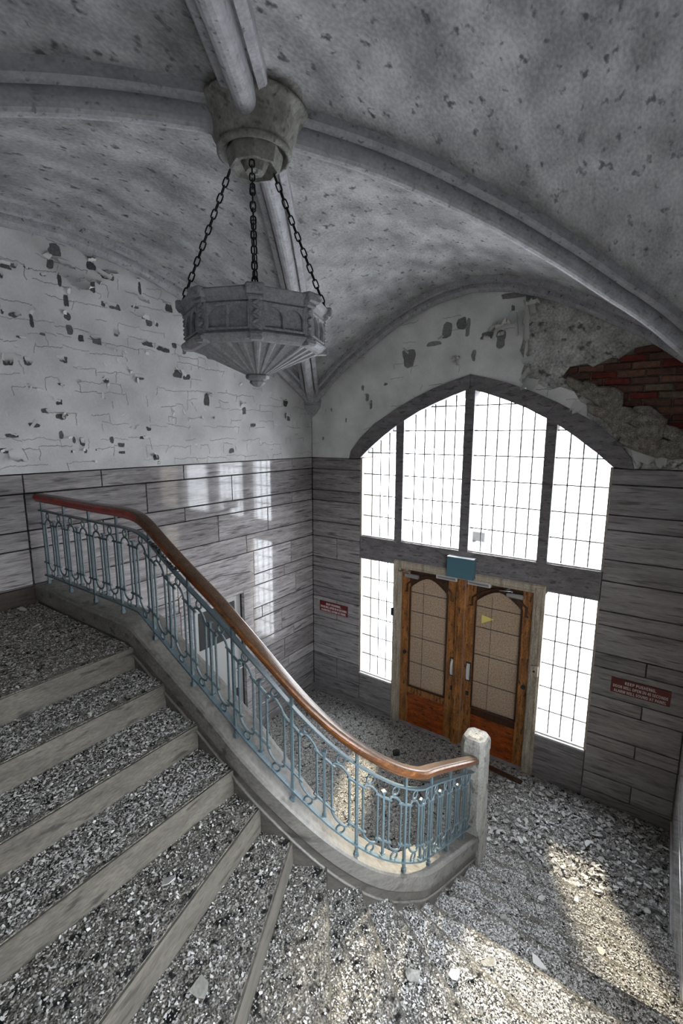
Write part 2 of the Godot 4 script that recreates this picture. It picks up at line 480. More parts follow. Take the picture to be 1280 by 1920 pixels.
# ------------------------------------------------------------------ scene
func _ready() -> void:
	rng.seed = 20
	# camera: pitch -9.46, yaw -35.14 degrees
	var cam := Camera3D.new()
	cam.name = "camera"
	cam.fov = 96.03
	cam.near = 0.05
	var rt := Vector3(0.81749119, 0.00227566, -0.57593661)
	var up := Vector3(-0.09650618, 0.98639499, -0.13308452)
	cam.transform = Transform3D(Basis(rt, up, rt.cross(up)), Vector3(4.2832, 4.0, 5.3298))
	cam.current = true
	add_child(cam)
	var env := Environment.new()
	env.background_mode = Environment.BG_SKY
	var sky := Sky.new()
	var sm := ProceduralSkyMaterial.new()
	sm.sky_top_color = Color(0.93, 0.96, 1.0)
	sm.sky_horizon_color = Color(0.98, 0.99, 1.0)
	sm.ground_bottom_color = Color(0.40, 0.41, 0.42)
	sm.ground_horizon_color = Color(0.55, 0.56, 0.58)
	sm.sun_angle_max = 0.0
	sky.sky_material = sm
	env.sky = sky
	env.background_energy_multiplier = 2.7
	env.tonemap_mode = Environment.TONE_MAPPER_LINEAR
	env.tonemap_exposure = 6.5
	env.sdfgi_enabled = true
	env.ssao_enabled = true
	env.ssil_enabled = true
	var we := WorldEnvironment.new()
	we.name = "world_environment"
	we.environment = env
	add_child(we)
	var sun := DirectionalLight3D.new()
	sun.name = "sun"
	sun.light_color = Color(1.0, 0.95, 0.84)
	sun.light_energy = 0.8
	sun.light_angular_distance = 5.0
	sun.shadow_enabled = true
	sun.sky_mode = DirectionalLight3D.SKY_MODE_LIGHT_ONLY
	sun.basis = Basis.looking_at(Vector3(0.33, -0.56, 0.94))
	add_child(sun)

	make_materials()
	build_floor()
	build_wall_left()
	build_wall_front()
	build_other_walls()
	build_ceiling()
	build_windows()
	build_doors()
	build_left_door()
	build_stairs()
	build_newel()
	build_railing()
	build_dust_clump()
	build_lamp()
	build_fittings()
	build_debris()
	build_loose()

# ------------------------------------------------------------------ floor and walls
func build_floor() -> void:
	var f := struct("floor", "stone hall floor under a litter of fallen paint", "floor")
	var m := Mb.new()
	m.box(Vector3(-0.3, -0.25, -0.36), Vector3(BAY_W + 0.3, 0.0, BAY_D + 0.3), 0.0)
	part("screed", m.done(), M.floor_dirt, f)
	var o := struct("ground_outside", "pale paving outside the entrance", "paving")
	m = Mb.new()
	m.box(Vector3(-60, -0.3, -140), Vector3(60, -0.12, -0.5), 0.0)
	part("paving", m.done(), M.paving, o)

const COURSES := [0.11, 0.32, 0.642, 0.797, 1.103, 1.255, 1.572, 1.73, 2.04, 2.196, 2.515, 2.745, 3.056, 3.21, 3.52, 3.68]

func slab(parent: Node, put: Callable, u0: float, u1: float, v0: float, v1: float, mt: Material, d1 := 0.0) -> void:
	var m := Mb.new()
	var a: Vector3 = put.call(u0 + 0.004, v0 + 0.005, -0.05)
	var b: Vector3 = put.call(u1 - 0.004, v1 - 0.005, d1 + rng.randf_range(-0.0015, 0.0015))
	m.box(a.min(b), a.max(b), 0.0035)
	part("marble_slab", m.done(), mt, parent)

func course_of_slabs(parent: Node, put: Callable, u0: float, u1: float, v0: float, v1: float, joints: Array, mats: Array) -> void:
	var xs := [u0]
	for j in joints:
		if j > u0 + 0.08 and j < u1 - 0.08: xs.append(j)
	xs.append(u1)
	for k in xs.size() - 1:
		slab(parent, put, xs[k], xs[k + 1], v0, v1, mats[rng.randi() % mats.size()])

func random_joints(u0: float, u1: float) -> Array:
	var out := []
	var u := u0 + rng.randf_range(0.35, 1.2)
	while u < u1:
		out.append(u)
		u += rng.randf_range(0.75, 1.35)
	return out

func lunette(length: float, y0: float) -> PackedVector2Array:
	var p := PackedVector2Array([Vector2(0, y0), Vector2(length, y0)])
	for k in 41:
		var s := 1.0 - k / 40.0
		p.append(Vector2(length * s, arch(1.0 - absf(s * 2.0 - 1.0)) + 0.04))
	return p

func build_wall_left() -> void:
	var w := struct("wall_left", "marble-lined wall with cracked grey paint above", "wall")
	var m := Mb.new()
	# masonry core with the doorway cut out
	var core := PackedVector2Array([Vector2(-0.36, -0.2), Vector2(1.42, -0.2), Vector2(1.42, 2.02), Vector2(2.2, 2.02), Vector2(2.2, -0.2), Vector2(BAY_D + 0.36, -0.2), Vector2(BAY_D + 0.36, 5.95), Vector2(-0.36, 5.95)])
	m.prism(core, -0.40, -0.045, on_left)
	part("masonry", m.done(), M.grout, w)
	var patches := [[3.71,5.27,0.071,0.033],[3.66,5.29,0.041,0.033],[3.57,5.30,0.037,0.017],[3.45,5.28,0.045,0.021],[3.75,5.20,0.025,0.044],[3.70,4.92,0.057,0.039],[3.57,4.90,0.033,0.099],[3.33,5.27,0.033,0.096],[3.29,5.12,0.044,0.104],[3.29,4.99,0.050,0.055],[3.28,4.88,0.056,0.074],[3.19,4.83,0.045,0.057],[3.06,4.85,0.102,0.045],[2.91,5.42,0.112,0.084],[3.05,5.29,0.048,0.101],[3.34,5.50,0.106,0.094],[3.39,5.38,0.058,0.071],[2.97,5.16,0.035,0.046],[2.87,5.16,0.115,0.053],[2.66,5.20,0.070,0.021],[2.52,5.08,0.069,0.056],[2.58,5.12,0.036,0.020],[2.44,5.08,0.037,0.034],[2.87,4.92,0.044,0.051],[2.29,5.27,0.088,0.087],[2.60,5.39,0.026,0.123],[3.05,5.46,0.080,0.069],[3.67,4.76,0.048,0.016],[3.50,4.81,0.046,0.021],[3.77,4.93,0.018,0.029],[3.77,4.56,0.062,0.057],[3.63,4.58,0.060,0.065],[3.35,4.63,0.061,0.056],[3.06,4.82,0.088,0.047],[2.55,4.88,0.114,0.051],[2.38,4.86,0.147,0.066],[2.25,4.91,0.055,0.045],[2.13,4.87,0.053,0.058],[2.23,4.63,0.101,0.084],[2.12,4.61,0.085,0.056],[3.00,4.49,0.059,0.046],[3.39,4.42,0.055,0.020],[3.42,4.27,0.048,0.045],[3.54,4.19,0.051,0.040],[3.42,4.15,0.075,0.046],[3.63,4.07,0.095,0.039],[3.80,3.99,0.088,0.033],[3.43,3.99,0.041,0.074],[3.33,3.95,0.028,0.055],[3.26,3.93,0.047,0.072],[2.99,3.95,0.037,0.062],[2.90,3.90,0.069,0.039],[3.24,3.85,0.029,0.037],[2.90,3.83,0.067,0.026],[2.60,4.06,0.053,0.045],[2.67,3.97,0.058,0.029],[2.54,3.77,0.065,0.055],[2.51,3.71,0.034,0.028],[3.86,3.87,0.066,0.047],[3.12,3.86,0.069,0.019],[3.35,3.85,0.025,0.024],[2.68,4.54,0.111,0.020],[0.71,4.87,0.244,0.067],[0.56,4.43,0.097,0.098],[0.51,4.22,0.087,0.057],[1.31,4.29,0.061,0.090],[1.53,3.81,0.083,0.063],[1.17,4.12,0.091,0.040],[1.87,4.39,0.074,0.152],[0.60,4.81,0.063,0.082]]
	for k in 26:
		patches.append([rng.randf_range(3.9, 6.6), rng.randf_range(3.8, 5.0), rng.randf_range(0.03, 0.1), rng.randf_range(0.03, 0.08)])
	M.paint_left = uv_mat(paint_maps(3, patches, 0.48, 200, 78), Color(0.94, 0.94, 0.94), 0.8, 0.7)
	m = Mb.new()
	m.prism(lunette(BAY_D, 3.684), -0.05, -0.004, on_left, func(u, v): return Vector2(u / 6.74, (5.75 - v) / 2.1))
	part("painted_plaster", m.done(), M.paint_left, w)
	# curled flakes hanging beside the bare patches
	for p in patches:
		if rng.randf() < 0.85:
			flake(w, on_left, p[0] + rng.randf_range(-0.6, 0.6) * p[2], p[1] + p[3] * 0.55, p[2] * rng.randf_range(0.6, 1.1), p[3] * rng.randf_range(0.5, 1.1), rng.randf_range(-PI, PI) if rng.randf() < 0.5 else rng.randf_range(-0.4, 0.4))
	for k in 70:
		var u := rng.randf_range(0.2, 4.0)
		var v := rng.randf_range(3.75, 4.9)
		flake(w, on_left, u, v, rng.randf_range(0.02, 0.06), rng.randf_range(0.015, 0.04), rng.randf_range(-PI, PI))
	# big sagging curls under the rib
	for q in [[3.05, 5.38, 0.16, 0.13], [2.93, 5.44, 0.14, 0.10], [3.16, 5.30, 0.12, 0.14], [3.28, 5.44, 0.10, 0.12], [2.60, 5.32, 0.07, 0.14], [3.76, 4.62, 0.07, 0.09], [3.79, 3.86, 0.10, 0.16]]:
		flake(w, on_left, q[0], q[1], q[2], q[3], rng.randf_range(-0.5, 0.5), 0.07)
	# marble courses
	var given := {14: [0.44, 2.223, 3.118], 13: [1.55, 2.676, 3.76], 12: [0.45, 2.234, 3.137], 11: [0.95, 1.781, 2.9], 10: [1.343, 2.5], 9: [0.5, 1.787, 3.0]}
	for k in COURSES.size() - 1:
		var v0: float = COURSES[k]
		var v1: float = COURSES[k + 1]
		var js: Array = given.get(k, random_joints(0.0, 3.7))
		if v0 < 2.04:
			course_of_slabs(w, on_left, 0.0, 1.26, v0, v1, js, M.slabs)
			course_of_slabs(w, on_left, 2.36, 3.76, v0, v1, js, M.slabs)
		elif v0 < 2.3:
			course_of_slabs(w, on_left, 0.0, 1.23, v0, v1, js, M.slabs)
			course_of_slabs(w, on_left, 2.38, 3.76, v0, v1, js, M.slabs)
		else:
			course_of_slabs(w, on_left, 0.0, 3.76, v0, v1, js, M.slabs)
		if k == 14:
			course_of_slabs(w, on_left, 3.76, BAY_D, v0, v1, [4.7, 5.9], M.slabs)
		elif v1 > 2.7:
			course_of_slabs(w, on_left, 3.764, BAY_D, maxf(v0, 2.74), v1, [4.9 + 0.1 * (k % 3), 6.0], M.slabs)
	var b := struct("baseboard_left", "dark stone skirting of the marble wall", "skirting")
	m = Mb.new()
	m.box(Vector3(-0.05, -0.05, 0.0), Vector3(0.012, 0.107, 1.26), 0.006)
	m.box(Vector3(-0.05, -0.05, 2.36), Vector3(0.012, 0.107, 3.6), 0.006)
	part("skirting", m.done(), M.dark_slabs[4], b)
	m = Mb.new()
	m.box(Vector3(-0.05, LAND - 0.05, 3.764), Vector3(0.012, 2.737, BAY_D), 0.006)
	part("skirting", m.done(), M.skirting, b)

# a thin sheet of paint curling off a wall, hinged along its upper edge (turned by rot in the wall's plane)
func flake(parent: Node, put: Callable, u: float, v: float, w: float, h: float, rot: float, rr := 0.0, called := "paint_flake") -> void:
	var m := Mb.new()
	var r := rr if rr > 0.0 else rng.randf_range(0.02, 0.06)
	var rows := []
	var back := []
	var skew := rng.randf_range(-0.3, 0.3)
	var amp := rng.randf_range(0.7, 1.2)
	for j in 5:
		var t := j / 4.0
		var row := []
		var row2 := []
		for k in 4:
			var x := (k / 3.0 - 0.5) * w * (1.0 - 0.35 * t * t) + skew * t * h + (sin(k * 4.1 + u * 31.0) * 0.08 * w if j == 4 else 0.0)
			var an := t * h / r * amp
			var dn := r * sin(minf(an, 2.4))
			var ou := r * (1.0 - cos(minf(an, 2.4))) + 0.001
			if j == 4: dn += sin(k * 2.7 + v * 57.0) * 0.12 * h
			var c := Vector2(x, -dn).rotated(rot)
			row.append(put.call(u + c.x, v + c.y, ou))
			row2.append(put.call(u + c.x, v + c.y, ou - 0.0015))
		rows.append(row)
		back.append(row2)
	m.grid(rows)
	m.grid(back)
	part(called, m.done(), M.paint_chip, parent)

# stone arch over the entrance window, half of it from the springing to the crown
const ARCH_IN := [[0.85, 3.697], [1.0, 3.83], [1.2, 3.985], [1.38, 4.112], [1.52, 4.192], [1.72, 4.30], [1.936, 4.39], [2.14, 4.465], [2.345, 4.53]]
const ARCH_OUT := [[0.665, 3.68], [0.70, 3.79], [0.85, 3.965], [1.056, 4.144], [1.406, 4.344], [1.65, 4.462], [1.888, 4.559], [2.12, 4.632], [2.345, 4.69]]
const WX := 2.345

func arch_in(x: float) -> float:
	var q := x if x <= WX else 2 * WX - x
	return lerp_table(ARCH_IN, q)

func arch_line(tab: Array) -> Array:
	var out := []
	for p in tab: out.append(Vector2(p[0], p[1]))
	for k in range(tab.size() - 2, -1, -1): out.append(Vector2(2 * WX - tab[k][0], tab[k][1]))
	return out

func clip(a: PackedVector2Array, holes: Array) -> Array:
	var list := [a]
	for h in holes:
		var next := []
		for q in list:
			for c in Geometry2D.clip_polygons(q, h):
				if not Geometry2D.is_polygon_clockwise(c): next.append(c)
		list = next
	return list

func build_wall_front() -> void:
	var w := struct("wall_front", "entrance wall with marble courses, torn plaster and bare brick", "wall")
	var opening := PackedVector2Array(arch_line(ARCH_IN))
	opening.insert(0, Vector2(0.85, -0.5))
	opening.append(Vector2(2 * WX - 0.85, -0.5))
	var outer := PackedVector2Array(arch_line(ARCH_OUT))
	outer.insert(0, Vector2(0.665, 3.0))
	outer.append(Vector2(2 * WX - 0.665, 3.0))
	var m := Mb.new()
	for q in clip(PackedVector2Array([Vector2(-0.4, -0.2), Vector2(BAY_W + 0.4, -0.2), Vector2(BAY_W + 0.4, 5.95), Vector2(-0.4, 5.95)]), [opening]):
		m.prism(q, -0.42, -0.085, on_front)
	part("masonry", m.done(), M.mortar, w)
	# finish coat, undercoat
	var loss := PackedVector2Array([Vector2(2.91, 5.21), Vector2(2.95, 5.35), Vector2(2.99, 5.8), Vector2(4.9, 5.8), Vector2(4.9, 3.60), Vector2(4.1, 3.60), Vector2(4.02, 3.74), Vector2(3.9, 3.80), Vector2(3.82, 3.98), Vector2(3.66, 4.12), Vector2(3.57, 4.20), Vector2(3.56, 4.30), Vector2(3.50, 4.34), Vector2(3.43, 4.45), Vector2(3.30, 4.50), Vector2(3.20, 4.47), Vector2(3.06, 4.56), Vector2(2.95, 4.53), Vector2(2.90, 4.66), Vector2(2.93, 4.78), Vector2(2.87, 4.9), Vector2(2.90, 5.05)])
	var bare := PackedVector2Array([Vector2(3.30, 4.60), Vector2(3.37, 4.70), Vector2(3.52, 4.72), Vector2(3.58, 4.68), Vector2(3.62, 4.70), Vector2(3.74, 4.76), Vector2(3.80, 4.74), Vector2(3.93, 4.83), Vector2(4.08, 4.85), Vector2(4.9, 4.80), Vector2(4.9, 3.86), Vector2(4.4, 3.90), Vector2(4.3, 4.05), Vector2(4.1, 4.15), Vector2(3.9, 4.25), Vector2(3.75, 4.42), Vector2(3.60, 4.46), Vector2(3.45, 4.50)])
	var patches := [[1.536, 4.93, 0.17, 0.22], [2.03, 5.21, 0.12, 0.17], [2.20, 5.27, 0.12, 0.14], [2.28, 5.22, 0.05, 0.2], [1.88, 5.08, 0.2, 0.05], [2.53, 5.10, 0.22, 0.08], [2.66, 5.05, 0.09, 0.18], [0.94, 4.50, 0.05, 0.10], [0.87, 4.62, 0.04, 0.06], [1.0, 4.40, 0.035, 0.11], [0.35, 4.35, 0.02, 0.05], [2.80, 5.48, 0.3, 0.05], [2.77, 5.30, 0.035, 0.2], [0.2, 3.95, 0.03, 0.05], [0.6, 4.2, 0.02, 0.06], [2.36, 4.90, 0.05, 0.12], [1.22, 4.65, 0.06, 0.03]]
	var maps := paint_maps(9, patches, 0.10, 222, 134)
	M.paint_front = uv_mat(maps, Color(0.98, 0.98, 0.97), 0.8, 0.7)
	m = Mb.new()
	for q in clip(lunette(BAY_W, 3.684), [outer, loss]):
		m.prism(q, -0.03, -0.004, on_front, func(u, v): return Vector2(u / 6.74, (5.75 - v) / 2.1))
	part("painted_plaster", m.done(), M.paint_front, w)
	m = Mb.new()
	for q in clip(lunette(BAY_W, 3.684), [outer, bare]):
		m.prism(q, -0.085, -0.028, on_front)
	part("undercoat_plaster", m.done(), M.undercoat, w)
	# bricks in the bare patch
	var row := 0
	var y := 3.78
	while y < 4.86:
		var x := 3.22 + (0.117 if row % 2 else 0.0)
		while x < BAY_W:
			var c := Vector2(x + 0.11, y + 0.031)
			if Geometry2D.is_point_in_polygon(c, bare) or Geometry2D.is_point_in_polygon(c + Vector2(0.1, 0.0), bare) or Geometry2D.is_point_in_polygon(c - Vector2(0.1, 0.0), bare):
				m = Mb.new()
				m.box(Vector3(x, y, -0.12), Vector3(minf(x + 0.222, BAY_W), y + 0.061, -0.048 + rng.randf_range(-0.010, 0.006)), 0.006)
				part("brick", m.done(), M.bricks[rng.randi() % 5], w)
			x += 0.234
		y += 0.0715
		row += 1
	# lumps of plaster that slid down onto the arch
	for q in [[3.44, 4.52, 0.11, 0.05, 0.6], [3.58, 4.44, 0.13, 0.07, 0.7], [3.74, 4.36, 0.17, 0.11, 0.55], [3.66, 4.24, 0.10, 0.06, 0.3], [3.84, 4.20, 0.18, 0.09, 0.1], [3.90, 4.06, 0.16, 0.08, 0.6], [4.07, 4.10, 0.21, 0.15, 0.65], [4.10, 3.92, 0.22, 0.11, 0.35], [4.30, 3.88, 0.16, 0.10, -0.2], [4.30, 4.02, 0.12, 0.07, 0.6], [4.52, 3.92, 0.2, 0.12, 0.2]]:
		lump(w, Vector3(q[0], q[1], -0.02), q[2], q[3], q[4])
	# torn, hanging tongues of paint
	for q in [[2.62, 5.24, 0.13, 0.20, 0.3, 0.10], [2.78, 5.32, 0.10, 0.28, -0.1, 0.16], [2.93, 5.42, 0.12, 0.24, 0.1, 0.09], [3.03, 5.42, 0.10, 0.2, -0.5, 0.06], [2.55, 5.20, 0.12, 0.13, 0.6, 0.06], [2.94, 4.83, 0.12, 0.20, 0.2, 0.10], [3.02, 4.60, 0.14, 0.24, -0.2, 0.12], [2.92, 4.66, 0.16, 0.12, 1.0, 0.07], [1.95, 5.15, 0.08, 0.08, 0.4, 0.03], [1.50, 5.02, 0.09, 0.08, 2.4, 0.03], [2.15, 4.90, 0.10, 0.13, 0.3, 0.04], [2.20, 4.83, 0.08, 0.06, -1.2, 0.03], [3.50, 4.34, 0.11, 0.15, -0.5, 0.2], [2.95, 5.15, 0.34, 0.12, -1.5, 0.05], [2.80, 5.18, 0.26, 0.09, 1.7, 0.04], [2.99, 5.36, 0.2, 0.12, -1.3, 0.06], [2.62, 5.13, 0.2, 0.08, -1.8, 0.03], [2.92, 4.92, 0.2, 0.12, 1.5, 0.05], [4.08, 3.90, 0.2, 0.16, 0.1, 0.2], [4.22, 3.84, 0.1, 0.12, 0.2, 0.2], [2.5, 5.05, 0.08, 0.10, 2.8, 0.04], [2.66, 5.12, 0.07, 0.14, 0.1, 0.05], [1.0, 4.44, 0.05, 0.09, 0.5, 0.03], [0.92, 4.55, 0.05, 0.06, 0.2, 0.02]]:
		flake(w, func(a, b, d): return Vector3(a, b, d), q[0], q[1], q[2], q[3], q[4], q[5])
	# marble courses either side of the window
	var right := {1: [], 0: [4.302], 2: [4.296], 4: [4.313], 6: [4.31]}
	for k in COURSES.size() - 1:
		course_of_slabs(w, on_front, 0.0, 0.85, COURSES[k], COURSES[k + 1], [0.45] if k in [1, 5, 9] else [], M.slabs)
		course_of_slabs(w, on_front, 2 * WX - 0.85, BAY_W, COURSES[k], COURSES[k + 1], right.get(k, []), M.dark_slabs)
	var b := struct("baseboard_front", "dark stone skirting of the entrance wall", "skirting")
	m = Mb.new()
	m.box(Vector3(0.0, -0.05, -0.05), Vector3(1.40, 0.107, 0.012), 0.006)
	part("skirting", m.done(), M.dark_slabs[4], b)
	m = Mb.new()
	m.box(Vector3(2 * WX - 0.85, -0.05, -0.05), Vector3(BAY_W, 0.107, 0.012), 0.006)
	part("skirting", m.done(), M.dark_slabs[4], b)

func lump(parent: Node, at: Vector3, rx: float, ry: float, rot: float) -> void:
	# a broken slab of plaster: irregular outline, split face, tilted off the wall
	var n := 7
	var p := PackedVector2Array()
	for k in n:
		var a := TAU * (k + rng.randf_range(-0.25, 0.25)) / n
		var e := Vector2(cos(a), sin(a))
		var mx := maxf(absf(e.x), absf(e.y))
		p.append((e.lerp(e / mx, 0.7)) * Vector2(rx, ry) * rng.randf_range(0.82, 1.08))
	var m := Mb.new()
	var rows := []
	for q in [[-0.06, 1.0], [0.02, 1.06], [0.045, 0.97], [0.058, 0.8]]:
		var ring := []
		for e in p: ring.append(Vector3(e.x * q[1], e.y * q[1], q[0] + rng.randf_range(-0.006, 0.006)))
		rows.append(ring)
	m.skin(rows)
	part("plaster_lump", m.done(), M.rubble, parent, Transform3D(Basis.from_euler(Vector3(rng.randf_range(-0.35, 0.15), rng.randf_range(-0.3, 0.3), -rot)), at + Vector3(0, 0, 0.01)))

func build_other_walls() -> void:
	# the wall outside the turn of the stair has one wide window, beside and behind the camera
	var w := struct("wall_right", "outer wall of the turning stair", "wall")
	var z0 := 2.45
	var z1 := 5.2
	var y0 := 1.95
	var y1 := 3.52
	var m := Mb.new()
	for q in [[-0.36, z0, -0.2, 5.95], [z1, BAY_D + 0.36, -0.2, 5.95], [z0, z1, -0.2, y0], [z0, z1, y1, 5.95]]:
		m.box(Vector3(BAY_W + 0.045, q[2], q[0]), Vector3(BAY_W + 0.36, q[3], q[1]), 0.0)
	part("masonry", m.done(), M.grout, w)
	for k in COURSES.size() - 1:
		for span in ([[0.0, BAY_D]] if COURSES[k + 1] <= y0 + 0.1 else [[0.0, z0], [z1, BAY_D]]):
			course_of_slabs(w, on_right, span[0], span[1], COURSES[k], minf(COURSES[k + 1], y0) if span[1] - span[0] > 4.0 else COURSES[k + 1], random_joints(span[0], span[1]), M.pale_slabs)
	m = Mb.new()
	m.box(Vector3(BAY_W - 0.01, -0.05, 0.0), Vector3(BAY_W + 0.05, 0.107, BAY_D), 0.005)
	part("skirting", m.done(), M.pale_slabs[1], w)
	m = Mb.new()
	var hole := PackedVector2Array([Vector2(z0, 3.0), Vector2(z1, 3.0), Vector2(z1, y1), Vector2(z0, y1)])
	for q in clip(lunette(BAY_D, 3.684), [hole]):
		m.prism(q, -0.05, -0.004, on_right, func(u, v): return Vector2(u / 6.74, (5.75 - v) / 2.1))
	part("painted_plaster", m.done(), M.paint_left, w)
	var win := struct("window_7", "wide stair window outside the turn of the stair", "window")
	for k in 5:
		m = Mb.new()
		var z := lerpf(z0, z1 - 0.05, k / 4.0)
		m.box(Vector3(BAY_W + 0.2, y0, z), Vector3(BAY_W + 0.27, y1, z + 0.05), 0.004)
		part("mullion", m.done(), M.frame_wood, win)
	for k in 4:
		m = Mb.new()
		var za := lerpf(z0, z1 - 0.05, k / 4.0) + 0.05
		var zb := lerpf(z0, z1 - 0.05, (k + 1) / 4.0)
		m.quad(Vector3(BAY_W + 0.23, y0, za), Vector3(BAY_W + 0.23, y1, za), Vector3(BAY_W + 0.23, y1, zb), Vector3(BAY_W + 0.23, y0, zb))
		part("pane", m.done(), M.pane, win)
	w = struct("wall_back", "wall behind the upper flight", "wall")
	m = Mb.new()
	m.prism(PackedVector2Array([Vector2(-0.36, -0.2), Vector2(BAY_W + 0.36, -0.2), Vector2(BAY_W + 0.36, 5.95), Vector2(-0.36, 5.95)]), -0.36, -0.045, on_back)
	part("masonry", m.done(), M.grout, w)
	for k in range(8, COURSES.size() - 1):
		course_of_slabs(w, on_back, 0.0, BAY_W, COURSES[k], COURSES[k + 1], random_joints(0.0, BAY_W), M.slabs)
	m = Mb.new()
	m.prism(lunette(BAY_W, 3.684), -0.05, -0.004, on_back, func(u, v): return Vector2(u / 6.74, (5.75 - v) / 2.1))
	part("painted_plaster", m.done(), M.paint_front, w)

# ------------------------------------------------------------------ vault
func build_ceiling() -> void:
	var c := struct("ceiling", "mildewed plaster rib vault with a hanging boss", "ceiling")
	var m := Mb.new()
	m.box(Vector3(-0.4, 5.85, -0.42), Vector3(BAY_W + 0.4, 6.05, BAY_D + 0.4), 0.0)
	part("roof_slab", m.done(), M.masonry, c)
	var f := FastNoiseLite.new()
	f.seed = 4
	f.frequency = 0.9
	for cell in 4:
		m = Mb.new()
		var rows := []
		for j in 37:
			var t := j / 36.0
			var row := []
			for k in 41:
				var u := k / 40.0
				var x := 0.0
				var z := 0.0
				var y := 0.0
				if cell < 2:
					x = lerpf(BAY_W / 2 * t, BAY_W - BAY_W / 2 * t, u)
					z = BAY_D / 2 * t
					y = arch(sx(x)) + 0.05
					if cell == 1: z = BAY_D - z
				else:
					z = lerpf(BAY_D / 2 * t, BAY_D - BAY_D / 2 * t, u)
					x = BAY_W / 2 * t
					y = arch(sz(z)) + 0.05
					if cell == 3: x = BAY_W - x
				y += f.get_noise_3d(x, y, z) * 0.012
				row.append(Vector3(x, y, z))
			rows.append(row)
		m.grid(rows)
		part("vault_web", m.done(), M.vault, c)
	# diagonal ribs: fillet bands either side of a heavy roll
	var prof := [Vector2(-0.115, 0.08), Vector2(-0.115, -0.012), Vector2(-0.105, -0.022), Vector2(-0.070, -0.030), Vector2(-0.064, 0.0), Vector2(-0.050, 0.0), Vector2(-0.054, -0.05)]
	for k in 9:
		var an := PI * k / 8.0
		prof.append(Vector2(-cos(an) * 0.054, -0.062 - sin(an) * 0.054))
	for k in range(6, -1, -1): prof.append(Vector2(-prof[k].x, prof[k].y))
	for corner in [Vector2(0, 0), Vector2(1, 0), Vector2(0, 1), Vector2(1, 1)]:
		var rows := []
		var rows_end := []
		for j in 33:
			var s := 0.045 + (0.962 - 0.045) * j / 32.0
			var p := rib_point(corner, s)
			var q := rib_point(corner, s + 0.004) - rib_point(corner, s - 0.004)
			q = q.normalized()
			var side := q.cross(Vector3.UP).normalized()
			var upv := side.cross(q).normalized()
			var ring := []
			for e in prof: ring.append(p + side * e.x + upv * (e.y + 0.02))
			rows.append(ring)
		m = Mb.new()
		m.skin(rows)
		part("diagonal_rib", m.done(), M.rib, c)
	# wall ribs
	for side_k in 4:
		var rows := []
		for j in 61:
			var s := 0.02 + 0.96 * j / 60.0
			var length := BAY_W if side_k < 2 else BAY_D
			var a := wall_rib(side_k, s * length, length)
			var b := wall_rib(side_k, s * length + 0.01, length) - wall_rib(side_k, s * length - 0.01, length)
			b = b.normalized()
			var inward: Vector3 = [Vector3(0, 0, 1), Vector3(0, 0, -1), Vector3(1, 0, 0), Vector3(-1, 0, 0)][side_k]
			var upv := b.cross(inward).normalized()
			if upv.y < 0: upv = -upv
			var ring := []
			var pr := [Vector2(-0.02, 0.06), Vector2(-0.02, -0.045), Vector2(0.025, -0.05)]
			for k in 8:
				var an := PI * 1.2 * k / 7.0 - 0.4
				pr.append(Vector2(0.072 - cos(an) * 0.048, -0.035 - sin(an) * 0.048))
			pr.append_array([Vector2(0.118, 0.03), Vector2(0.132, 0.03), Vector2(0.142, -0.012), Vector2(0.19, -0.006), Vector2(0.2, 0.07)])
			for e in pr: ring.append(a + inward * e.x + upv * e.y)
			rows.append(ring)
		m = Mb.new()
		m.skin(rows)
		part("wall_rib", m.done(), M.rib, c)
	# corbels in the corners
	for corner in [Vector2(0, 0), Vector2(1, 0), Vector2(0, 1), Vector2(1, 1)]:
		m = Mb.new()
		m.lathe([Vector2(0.0, 0.0), Vector2(0.165, 0.0), Vector2(0.17, -0.01), Vector2(0.17, -0.055), Vector2(0.155, -0.065), Vector2(0.155, -0.075), Vector2(0.165, -0.085), Vector2(0.16, -0.11), Vector2(0.135, -0.135), Vector2(0.125, -0.15), Vector2(0.08, -0.20), Vector2(0.03, -0.235), Vector2(0.0, -0.24)], 24)
		part("corbel", m.done(), M.rib, c, Transform3D(Basis(), Vector3(corner.x * BAY_W, 4.50, corner.y * BAY_D)))
	# the boss: round bowl, broken octagonal cup
	m = Mb.new()
	m.lathe([Vector2(0.0, 5.75), Vector2(0.30, 5.74), Vector2(0.305, 5.705), Vector2(0.295, 5.685), Vector2(0.268, 5.678), Vector2(0.258, 5.668), Vector2(0.262, 5.655), Vector2(0.285, 5.65), Vector2(0.288, 5.632), Vector2(0.272, 5.618), Vector2(0.25, 5.612), Vector2(0.232, 5.58), Vector2(0.215, 5.535), Vector2(0.195, 5.50), Vector2(0.184, 5.488), Vector2(0.196, 5.478), Vector2(0.196, 5.462), Vector2(0.184, 5.452), Vector2(0.168, 5.455), Vector2(0.164, 5.50), Vector2(0.0, 5.50)], 48)
	part("boss", m.done(), M.boss, c, Transform3D(Basis(), Vector3(BAY_W / 2, 0, BAY_D / 2)))
	m = Mb.new()
	m.lathe([Vector2(0.140, 5.50), Vector2(0.150, 5.468), Vector2(0.142, 5.425), Vector2(0.132, 5.395), Vector2(0.118, 5.392), Vector2(0.112, 5.41), Vector2(0.075, 5.43), Vector2(0.05, 5.38), Vector2(0.0, 5.372)], 8, 0.0, true)
	part("boss_cup", m.done(), M.boss, c, Transform3D(Basis(), Vector3(BAY_W / 2, 0, BAY_D / 2)))

func rib_point(corner: Vector2, s: float) -> Vector3:
	var x := BAY_W / 2 * s
	var z := BAY_D / 2 * s
	return Vector3(BAY_W - x if corner.x > 0 else x, arch(s), BAY_D - z if corner.y > 0 else z)

